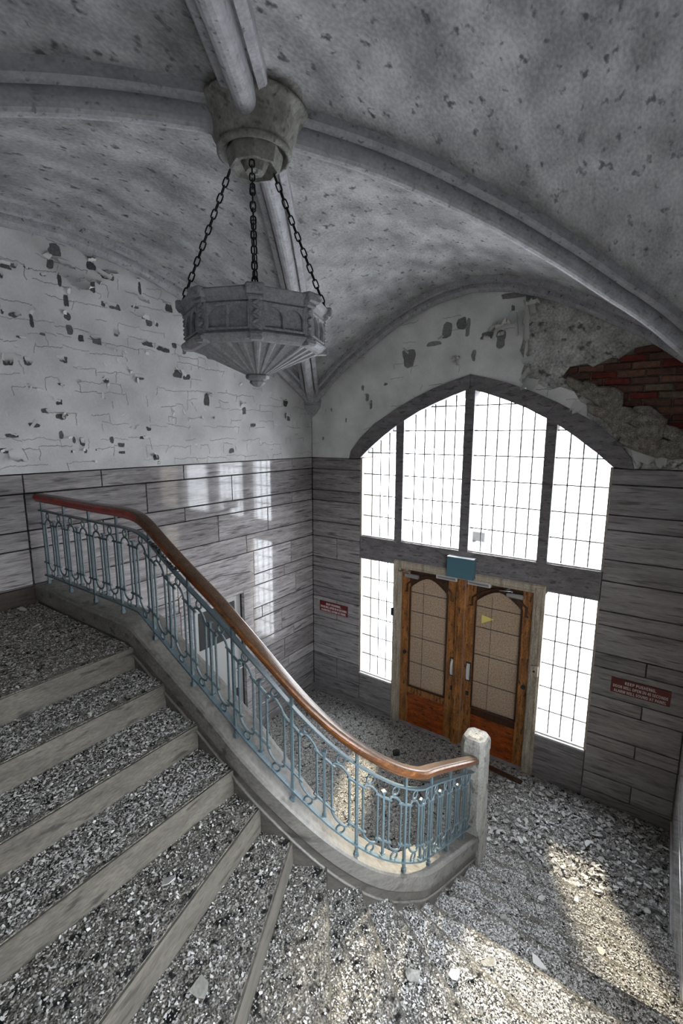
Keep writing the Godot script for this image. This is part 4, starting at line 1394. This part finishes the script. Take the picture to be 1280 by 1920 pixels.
# ------------------------------------------------------------------ hanging lamp
func build_lamp() -> void:
	var base := Vector3(BAY_W / 2 - 0.012, 4.497, BAY_D / 2 + 0.010)
	var o := thing("hanging_lamp", "octagonal plaster lamp with arched panels hung on chains from the vault boss", "chandelier", base)
	var A := PI / 4
	var flat := func(prof: Array) -> Mesh:
		var q := Mb.new()
		q.lathe(prof, 8, 0.0 + A, true)
		return q.done()
	part("drum", flat.call([Vector2(0.355, 0.165), Vector2(0.372, 0.165), Vector2(0.372, -0.005), Vector2(0.34, -0.005)]), M.lamp, o)
	part("rim", flat.call([Vector2(0.36, 0.205), Vector2(0.415, 0.205), Vector2(0.42, 0.198), Vector2(0.412, 0.182), Vector2(0.400, 0.17), Vector2(0.392, 0.150), Vector2(0.378, 0.142), Vector2(0.36, 0.142), Vector2(0.34, 0.15), Vector2(0.36, 0.205)]), M.lamp, o)
	part("lower_moulding", flat.call([Vector2(0.36, 0.012), Vector2(0.385, 0.010), Vector2(0.405, -0.004), Vector2(0.402, -0.016), Vector2(0.385, -0.030), Vector2(0.365, -0.038), Vector2(0.34, -0.04)]), M.lamp, o)
	for k in 8:
		var am := A * k + A / 2 + A
		var r := 0.372 * cos(A / 2)
		var xf := Transform3D(Basis(Vector3.UP, am), Vector3(sin(am) * r, 0, cos(am) * r))
		# arched panel on each face
		var m := Mb.new()
		var hw := 0.118
		m.box(Vector3(-hw, 0.012, 0), Vector3(hw, 0.026, 0.02), 0.004)
		m.box(Vector3(-hw, 0.126, 0), Vector3(hw, 0.142, 0.02), 0.004)
		for x in [-hw, -0.007, hw - 0.014]: m.box(Vector3(x, 0.012, 0), Vector3(x + 0.014, 0.14, 0.02), 0.004)
		for x in [-0.056, 0.056]:
			var p := PackedVector2Array([Vector2(x - 0.05, 0.128), Vector2(x - 0.05, 0.075)])
			for j in range(1, 10):
				var t := j / 10.0
				p.append(Vector2(x - 0.048 + 0.096 * t, 0.08 + 0.042 * sqrt(maxf(0.0, 1.0 - pow(absf(t * 2 - 1), 1.5)))))
			p.append_array([Vector2(x + 0.05, 0.075), Vector2(x + 0.05, 0.128)])
			m.prism(p, 0.0, 0.016, on_front)
		part("panel", m.done(), M.lamp, o, xf)
		# pilaster with leaf beads at each corner
		var av := A * k + A
		var xv := Transform3D(Basis(Vector3.UP, av), Vector3(sin(av) * 0.372, 0, cos(av) * 0.372))
		m = Mb.new()
		m.box(Vector3(-0.034, -0.01, -0.03), Vector3(0.034, 0.160, 0.010), 0.004)
		m.box(Vector3(-0.046, 0.165, -0.02), Vector3(0.046, 0.214, 0.052), 0.008)
		m.box(Vector3(-0.040, 0.145, -0.02), Vector3(0.040, 0.17, 0.03), 0.008)
		m.box(Vector3(-0.036, -0.04, -0.03), Vector3(0.036, -0.004, 0.034), 0.010)
		var pl := part("pilaster", m.done(), M.lamp, o, xv)
		m = Mb.new()
		for j in 6:
			var y := 0.018 + 0.022 * j
			m.tube([Vector3(-0.013 if j % 2 else 0.013, y, 0.008), Vector3(0.0, y + 0.006, 0.017), Vector3(0.012 if j % 2 else -0.012, y + 0.014, 0.010)], 0.008, 6)
		part("leaf_carving", m.done(), M.lamp, pl)
	# fluted bowl below
	var mb := Mb.new()
	var rad := [[0.345, -0.034], [0.325, -0.042], [0.26, -0.071], [0.19, -0.103], [0.12, -0.135], [0.058, -0.162]]
	for k in 24:
		var a0 := TAU * k / 24.0 + A
		var a1 := TAU * (k + 1) / 24.0 + A
		var oct := func(a: float) -> float:
			var e := fposmod(a - A, A) - A / 2
			return cos(A / 2) / cos(e)
		for seg in 4:
			var t0: float = [0.0, 0.16, 0.30, 0.70][seg]
			var t1: float = [0.16, 0.30, 0.70, 0.84][seg]
			var sunk0: float = [1.03, 1.03, 0.95, 0.95][seg]
			var sunk1: float = [1.03, 0.95, 0.95, 1.03][seg]
			var rows := []
			for q in rad:
				var b0 := lerpf(a0, a1, t0)
				var b1 := lerpf(a0, a1, t1)
				var r0: float = q[0] * oct.call(b0) * sunk0
				var r1: float = q[0] * oct.call(b1) * sunk1
				rows.append([Vector3(sin(b0) * r0, q[1], cos(b0) * r0), Vector3(sin(b1) * r1, q[1], cos(b1) * r1)])
			mb.grid(rows)
		var rows2 := []
		for q in rad:
			var b0 := lerpf(a0, a1, 0.84)
			var r0: float = q[0] * oct.call(b0) * 1.03
			var r1: float = q[0] * oct.call(a1) * 1.03
			rows2.append([Vector3(sin(b0) * r0, q[1], cos(b0) * r0), Vector3(sin(a1) * r1, q[1], cos(a1) * r1)])
		mb.grid(rows2)
	part("bowl", mb.done(), M.lamp, o)
	mb = Mb.new()
	mb.lathe([Vector2(0.06, -0.158), Vector2(0.068, -0.166), Vector2(0.064, -0.182), Vector2(0.042, -0.192), Vector2(0.046, -0.202), Vector2(0.036, -0.212), Vector2(0.022, -0.222), Vector2(0.010, -0.226), Vector2(0.0, -0.227)], 8, A, true)
	part("finial", mb.done(), M.lamp, o)
	# four chains, link by link
	for k in 4:
		var a := A + PI / 2 * k
		var p0 := Vector3(sin(a) * 0.115, 0.885, cos(a) * 0.115)
		var p1 := Vector3(sin(a) * 0.395, 0.205, cos(a) * 0.395)
		var ch := Node3D.new()
		ch.name = numbered("chain", o)
		o.add_child(ch, true)
		var d := (p1 - p0).normalized()
		var n := 17
		var pitch := p0.distance_to(p1) / n
		var sidev := d.cross(Vector3(cos(a), 0, -sin(a))).normalized()
		for j in n:
			var c := p0.lerp(p1, (j + 0.5) / n)
			var sd := sidev if j % 2 else d.cross(sidev).normalized()
			var lp := []
			var hl := pitch * 0.5 + 0.003
			for e in 14:
				var t := TAU * e / 14.0
				lp.append(c + d * (signf(sin(t)) * (hl - 0.0125) + sin(t) * 0.0125 if absf(sin(t)) > 0.01 else 0.0) + sd * cos(t) * 0.0125)
			var m := Mb.new()
			m.tube(lp, 0.0042, 6, true)
			part("link", m.done(), M.chain, ch)

# ------------------------------------------------------------------ small fittings
func build_fittings() -> void:
	var o := thing("alarm_box", "blue-grey metal box fixed over the meeting of the double doors", "box", Vector3(2.345, 2.285, 0.0))
	var m := Mb.new()
	m.box(Vector3(-0.165, 0.0, 0.0), Vector3(0.172, 0.252, 0.095), 0.006)
	part("case", m.done(), M.teal, o)
	m = Mb.new()
	m.box(Vector3(-0.165, 0.2525, 0.0), Vector3(0.172, 0.258, 0.098), 0.003)
	part("lid_edge", m.done(), M.white_metal, o)
	for q in [[2.012, 2.292, "white magnetic lock bar above the door leaf nearer the corner"], [2.425, 2.705, "white magnetic lock bar above the door leaf with the yellow triangle"]]:
		var b := thing("magnetic_lock", q[2], "door lock", Vector3(q[0], 2.205, -0.045))
		m = Mb.new()
		m.box(Vector3(0, 0, 0), Vector3(q[1] - q[0], 0.052, 0.055), 0.004)
		part("bar", m.done(), M.white_metal, b)
		m = Mb.new()
		m.box(Vector3(0.02, 0.012, 0.05), Vector3(q[1] - q[0] - 0.02, 0.04, 0.058), 0.002)
		part("face_plate", m.done(), M.steel, b)
	sign_plate(Vector3(0.393, 1.43, 0.0), "maroon warning sign on the marble between the corner and the sidelight")
	sign_plate(Vector3(4.278, 1.417, 0.0), "maroon warning sign on the dark marble beyond the doors")
	# push button box on the frame, dark contact on the other jamb
	var k := thing("key_switch", "pale switch box on the door frame beside the sidelight", "switch", Vector3(3.262, 1.335, 0.018))
	m = Mb.new()
	m.box(Vector3(-0.042, -0.06, 0), Vector3(0.042, 0.06, 0.03), 0.004)
	part("case", m.done(), M.frame_wood, k)
	m = Mb.new()
	m.tube([Vector3(0, 0.0, 0.028), Vector3(0, 0.0, 0.036)], 0.012, 10)
	part("button", m.done(), M.dark_metal, k)
	var c := thing("door_contact", "small dark contact on the frame beside the corner sidelight", "sensor", Vector3(1.40, 1.62, 0.0))
	m = Mb.new()
	m.box(Vector3(-0.02, -0.055, 0), Vector3(0.02, 0.055, 0.03), 0.004)
	part("case", m.done(), mat(Color(0.06, 0.06, 0.13), 0.5), c)
	m = Mb.new()
	m.tube([Vector3(0, -0.05, 0.028), Vector3(0, -0.05, 0.034)], 0.006, 8)
	part("screw", m.done(), M.steel, c)
	# sticker on the glass
	m = Mb.new()
	m.prism(PackedVector2Array([Vector2(-0.075, 0.056), Vector2(-0.072, -0.056), Vector2(0.078, 0.03)]), 0.0, 0.0015, on_front)
	var s := part("sticker", m.done(), M.yellow, self, Transform3D(Basis(), Vector3(2.672, 1.77, -0.0655)))
	tag(s, "yellow triangular sticker on the door glass", "sticker")
	# lamp box fixed outside behind the central mullion
	var e := thing("outdoor_lamp", "grey lamp box outside the glass behind the central mullion", "lamp", Vector3(2.335, 2.66, -0.40))
	m = Mb.new()
	m.box(Vector3(-0.15, 0, -0.12), Vector3(0.15, 0.13, 0.02), 0.01)
	part("case", m.done(), mat(g(0.45), 0.6), e)
	m = Mb.new()
	m.box(Vector3(-0.03, -0.24, -0.02), Vector3(0.03, 0.0, 0.24), 0.005)
	part("bracket", m.done(), mat(g(0.45), 0.6), e)

func sign_plate(at: Vector3, label: String) -> void:
	var o := thing("warning_sign", label, "sign", at)
	var m := Mb.new()
	m.box(Vector3(-0.258, -0.083, 0.0), Vector3(0.258, 0.083, 0.009), 0.002)
	part("plate", m.done(), M.sign_red, o)
	var font := SystemFont.new()
	font.font_names = PackedStringArray(["Droid Sans"])
	font.font_weight = 700
	var rows := [["KEEP PUSHING.", 0.046, 0.27], ["DOOR WILL OPEN IN 45 SECONDS", -0.004, 0.475], ["ALARM WILL SOUND AT PANEL", -0.054, 0.455]]
	for r in rows:
		var t := TextMesh.new()
		t.text = r[0]
		t.font = font
		t.font_size = 32
		t.pixel_size = 0.001
		t.depth = 0.002
		var wdt := t.get_aabb().size.x
		var hgt := t.get_aabb().size.y
		var f: float = r[2] / wdt
		part("lettering", t, M.letter, o, Transform3D(Basis.from_scale(Vector3(f, 0.032 / hgt, 1.0)), Vector3(0, r[1], 0.0095)))

# ------------------------------------------------------------------ fallen paint
func chip_mesh(sd: int, thick: float) -> Mesh:
	var r := RandomNumberGenerator.new()
	r.seed = sd
	var m := Mb.new()
	var p := PackedVector2Array()
	for k in 5:
		var a := TAU * (k + r.randf_range(-0.3, 0.3)) / 5.0
		p.append(Vector2(cos(a), sin(a)) * r.randf_range(0.6, 1.0))
	m.prism(p, -thick, thick, func(u, v, d): return Vector3(u, d + 0.16 * (u * u - v * 0.4), v))
	return m.done()

func scatter(called: String, label: String, polys: Array, counts: Array, smin: float, smax: float, light: float, tint: Color, edge_gap := 0.0) -> void:
	var xs: Array[Transform3D] = []
	var cs: Array[Color] = []
	for e in polys.size():
		var poly: PackedVector2Array = polys[e][0]
		var y: float = polys[e][1]
		var nose: Array = polys[e][2] if polys[e].size() > 2 else []
		var lo := Vector2(99, 99)
		var hi := Vector2(-99, -99)
		for p in poly:
			lo = lo.min(p); hi = hi.max(p)
		for k in counts[e]:
			var q := Vector2(rng.randf_range(lo.x, hi.x), rng.randf_range(lo.y, hi.y))
			if not Geometry2D.is_point_in_polygon(q, poly): continue
			if nose.size():
				var dd := Geometry2D.get_closest_point_to_segment(q, nose[0], nose[1]).distance_to(q)
				if dd < 0.016 or (dd < edge_gap * (0.75 + 0.4 * sin(q.x * 23.0 + q.y * 17.0)) and rng.randf() < 0.86): continue
			var sc := smin * pow(smax / smin, pow(rng.randf(), 2.2))
			var b := Basis.from_euler(Vector3(rng.randfn(0, 0.22), rng.randf() * TAU, rng.randfn(0, 0.22))) * Basis.from_scale(Vector3(sc, sc, sc * rng.randf_range(0.55, 1.0)))
			xs.append(Transform3D(b, Vector3(q.x, y + 0.003 + sc * 0.16 + rng.randf() * 0.004, q.y)))
			var v := rng.randf()
			var tone := 0.0
			if v < light: tone = rng.randf_range(0.36, 0.66)
			elif v < light + (1.0 - light) * 0.6: tone = rng.randf_range(0.18, 0.38)
			else: tone = rng.randf_range(0.09, 0.2)
			cs.append(Color(tone * tint.r, tone * tint.g, tone * tint.b))
	var mm := MultiMesh.new()
	mm.transform_format = MultiMesh.TRANSFORM_3D
	mm.use_colors = true
	mm.mesh = chip_mesh(7, 0.06)
	mm.instance_count = xs.size()
	for k in xs.size():
		mm.set_instance_transform(k, xs[k])
		mm.set_instance_color(k, cs[k])
	var o := MultiMeshInstance3D.new()
	o.name = called
	o.multimesh = mm
	o.material_override = M.chips
	add_child(o, true)
	tag(o, label, "debris")
	o.set_meta("kind", "stuff")

func build_debris() -> void:
	var dirt := Mb.new()
	# a crust of dirt over every tread, thinner at the nosing
	var polys := []
	var counts := []
	for j in range(1, 16):
		var p := tread_poly(j)
		var nose := riser_line(j + 1)
		polys.append([p, tread_y(j) + 0.004, nose])
		counts.append(int(15500 if j < 5 else (28000 if j < 11 else 11000)))
		var c := Vector2.ZERO
		for q in p: c += q
		c /= p.size()
		var inner := PackedVector2Array()
		for q in p: inner.append(c + (q - c) * 0.995)
		var back: Vector2 = (c - nose[0].lerp(nose[1], 0.5)).normalized() * 0.010
		inner[inner.size() - 1] += back
		inner[inner.size() - 2] += back
		dirt.prism(inner, tread_y(j) - 0.001, tread_y(j) + 0.004, on_plan)
	var ld := PackedVector2Array([Vector2(0.005, 3.76), Vector2(1.44, 3.76), Vector2(1.44, BAY_D - 0.01), Vector2(0.005, BAY_D - 0.01)])
	dirt.prism(ld, LAND - 0.001, LAND + 0.004, on_plan)
	var d := part("dirt_crust", dirt.done(), M.dirt, get_node("staircase"))
	d.set_meta("kind", "stuff")
	scatter("tread_debris", "fallen paint chips covering the stair treads", polys, counts, 0.0035, 0.012, 0.62, Color(1.0, 0.985, 0.95), 0.06)
	scatter("landing_debris", "brownish paint chips covering the landing", [[ld, LAND + 0.004, [Vector2(1.45, 3.7), Vector2(1.45, BAY_D)]]], [40000], 0.0035, 0.012, 0.60, Color(1.0, 0.95, 0.88), 0.05)
	var fl := PackedVector2Array([Vector2(0.02, 0.03), Vector2(BAY_W - 0.01, 0.03), Vector2(BAY_W - 0.01, 1.37), Vector2(3.2, 1.37), Vector2(3.02, 1.7), Vector2(3.0, 2.8), Vector2(2.3, 3.45), Vector2(0.02, 3.5)])
	scatter("floor_debris", "fallen paint chips covering the hall floor", [[fl, 0.0]], [100000], 0.0035, 0.012, 0.6, Color(1.0, 1.0, 0.99))
	var fr := PackedVector2Array([Vector2(3.2, 0.12), Vector2(BAY_W - 0.03, 0.05), Vector2(BAY_W - 0.03, 1.9), Vector2(3.3, 1.36), Vector2(2.6, 0.6)])
	scatter("coarse_debris", "bigger broken paint flakes heaped on the floor before the dark marble", [[fr, 0.012]], [6500], 0.009, 0.036, 0.5, Color(1.0, 0.99, 0.97))

# larger pieces one could pick up
func build_loose() -> void:
	var spots := [
		[0.55, LAND, 3.98, 0.055, "pale plaster flake lying on the landing near the curb"], [0.10, LAND, 3.90, 0.05, "ragged pale flake on the landing against the skirting"],
	]
	for q in spots: flat_piece(Vector3(q[0], q[1] + 0.012, q[2]), q[3], q[4], "")
	var nth := ["first", "second", "third", "fourth", "fifth", "sixth", "seventh", "eighth", "ninth", "tenth", "eleventh", "twelfth"]
	for j in range(15, 3, -1):
		var a: Vector2 = riser_line(j)[0].lerp(riser_line(j + 1)[0], 0.5)
		var b: Vector2 = riser_line(j)[1].lerp(riser_line(j + 1)[1], 0.5)
		var at := a.lerp(b, [0.55, 0.4, 0.7, 0.3, 0.5, 0.35, 0.3, 0.25, 0.4, 0.3, 0.25, 0.2][15 - j])
		flat_piece(Vector3(at.x, tread_y(j) + 0.018, at.y), rng.randf_range(0.035, 0.06), "largest pale paint flake on the %s step up from the hall floor" % nth[15 - j], "")
	for q in [[3.45, 1.05, "pale flake on the floor closest to the newel post"], [3.55, 0.25, "pale flake on the floor under the right sidelight's apron"], [4.45, 0.22, "pale flake in the far corner of the floor under the dark marble"], [4.5, 1.15, "pale flake on the floor against the outer stair wall"], [4.0, 0.7, "pale flake midway across the coarse litter before the dark marble"], [3.95, 1.25, "pale flake on the floor at the edge of the lowest step"], [2.9, 0.55, "pale flake on the floor before the door with the yellow triangle"], [0.9, 0.7, "pale flake on the floor before the corner sidelight"]]:
		flat_piece(Vector3(q[0], 0.035, q[1]), rng.randf_range(0.04, 0.06), q[2], "")
	# a dark broken stone, a splintered strip, pieces of lifted floor
	var st := thing("stone_fragment", "small dark stone lying alone on the floor before the doors", "stone", Vector3(1.83, 0.0, 0.62))
	var m := Mb.new()
	m.box(Vector3(-0.045, 0.0, -0.04), Vector3(0.045, 0.06, 0.04), 0.016, Transform3D(Basis.from_euler(Vector3(0.1, 0.6, 0.12)), Vector3(0, 0.003, 0)))
	part("stone", m.done(), mat(g(0.2), 0.9), st)
	var strip := thing("wood_strip", "dark splintered strip of wood on the floor below the door leaf", "wood strip", Vector3(3.06, 0.02, 0.22))
	m = Mb.new()
	m.box(Vector3(-0.2, 0.0, -0.03), Vector3(0.2, 0.025, 0.03), 0.004, Transform3D(Basis(Vector3.UP, -0.1), Vector3.ZERO))
	part("strip", m.done(), M.oak_dark, strip)
	for q in [[2.25, 0.72, 0.34, 0.24, 0.25, "cracked dark floor slab nearest the door sill"], [2.5, 0.98, 0.30, 0.22, -0.2, "cracked dark floor slab lifted beside the railing"], [2.75, 0.62, 0.24, 0.2, 0.5, "cracked dark floor slab behind the newel post"]]:
		var o := thing("floor_slab", q[5], "floor slab", Vector3(q[0], 0.01, q[1]))
		m = Mb.new()
		var p := PackedVector2Array()
		for k in 6:
			var a: float = TAU * k / 6.0 + q[4]
			p.append(Vector2(cos(a) * q[2] * rng.randf_range(0.8, 1.1), sin(a) * q[3] * rng.randf_range(0.8, 1.1)) * 0.7)
		m.prism(p, -0.012, 0.016, on_plan)
		part("slab", m.done(), mat(g(0.5), 0.95), o, Transform3D(Basis.from_euler(Vector3(rng.randf_range(-0.05, 0.05), 0, rng.randf_range(-0.04, 0.04))), Vector3.ZERO))

func flat_piece(at: Vector3, size: float, label: String, group: String) -> void:
	var m := Mb.new()
	var n := 7
	var p := PackedVector2Array()
	for k in n:
		var a := TAU * (k + rng.randf_range(-0.3, 0.3)) / n
		p.append(Vector2(cos(a), sin(a) * 0.7) * size * rng.randf_range(0.45, 1.1))
	var bend := rng.randf_range(1.0, 4.0)
	m.prism(p, -0.0015, 0.0015, func(u, v, d): return Vector3(u, d + bend * u * u, v))
	var o := part("paint_flake", m.done(), [M.paint_chip, M.newel][rng.randi() % 2], self, Transform3D(Basis.from_euler(Vector3(rng.randf_range(-0.25, 0.25), rng.randf() * TAU, rng.randf_range(-0.25, 0.25))), at))
	tag(o, label, "paint flake", group)
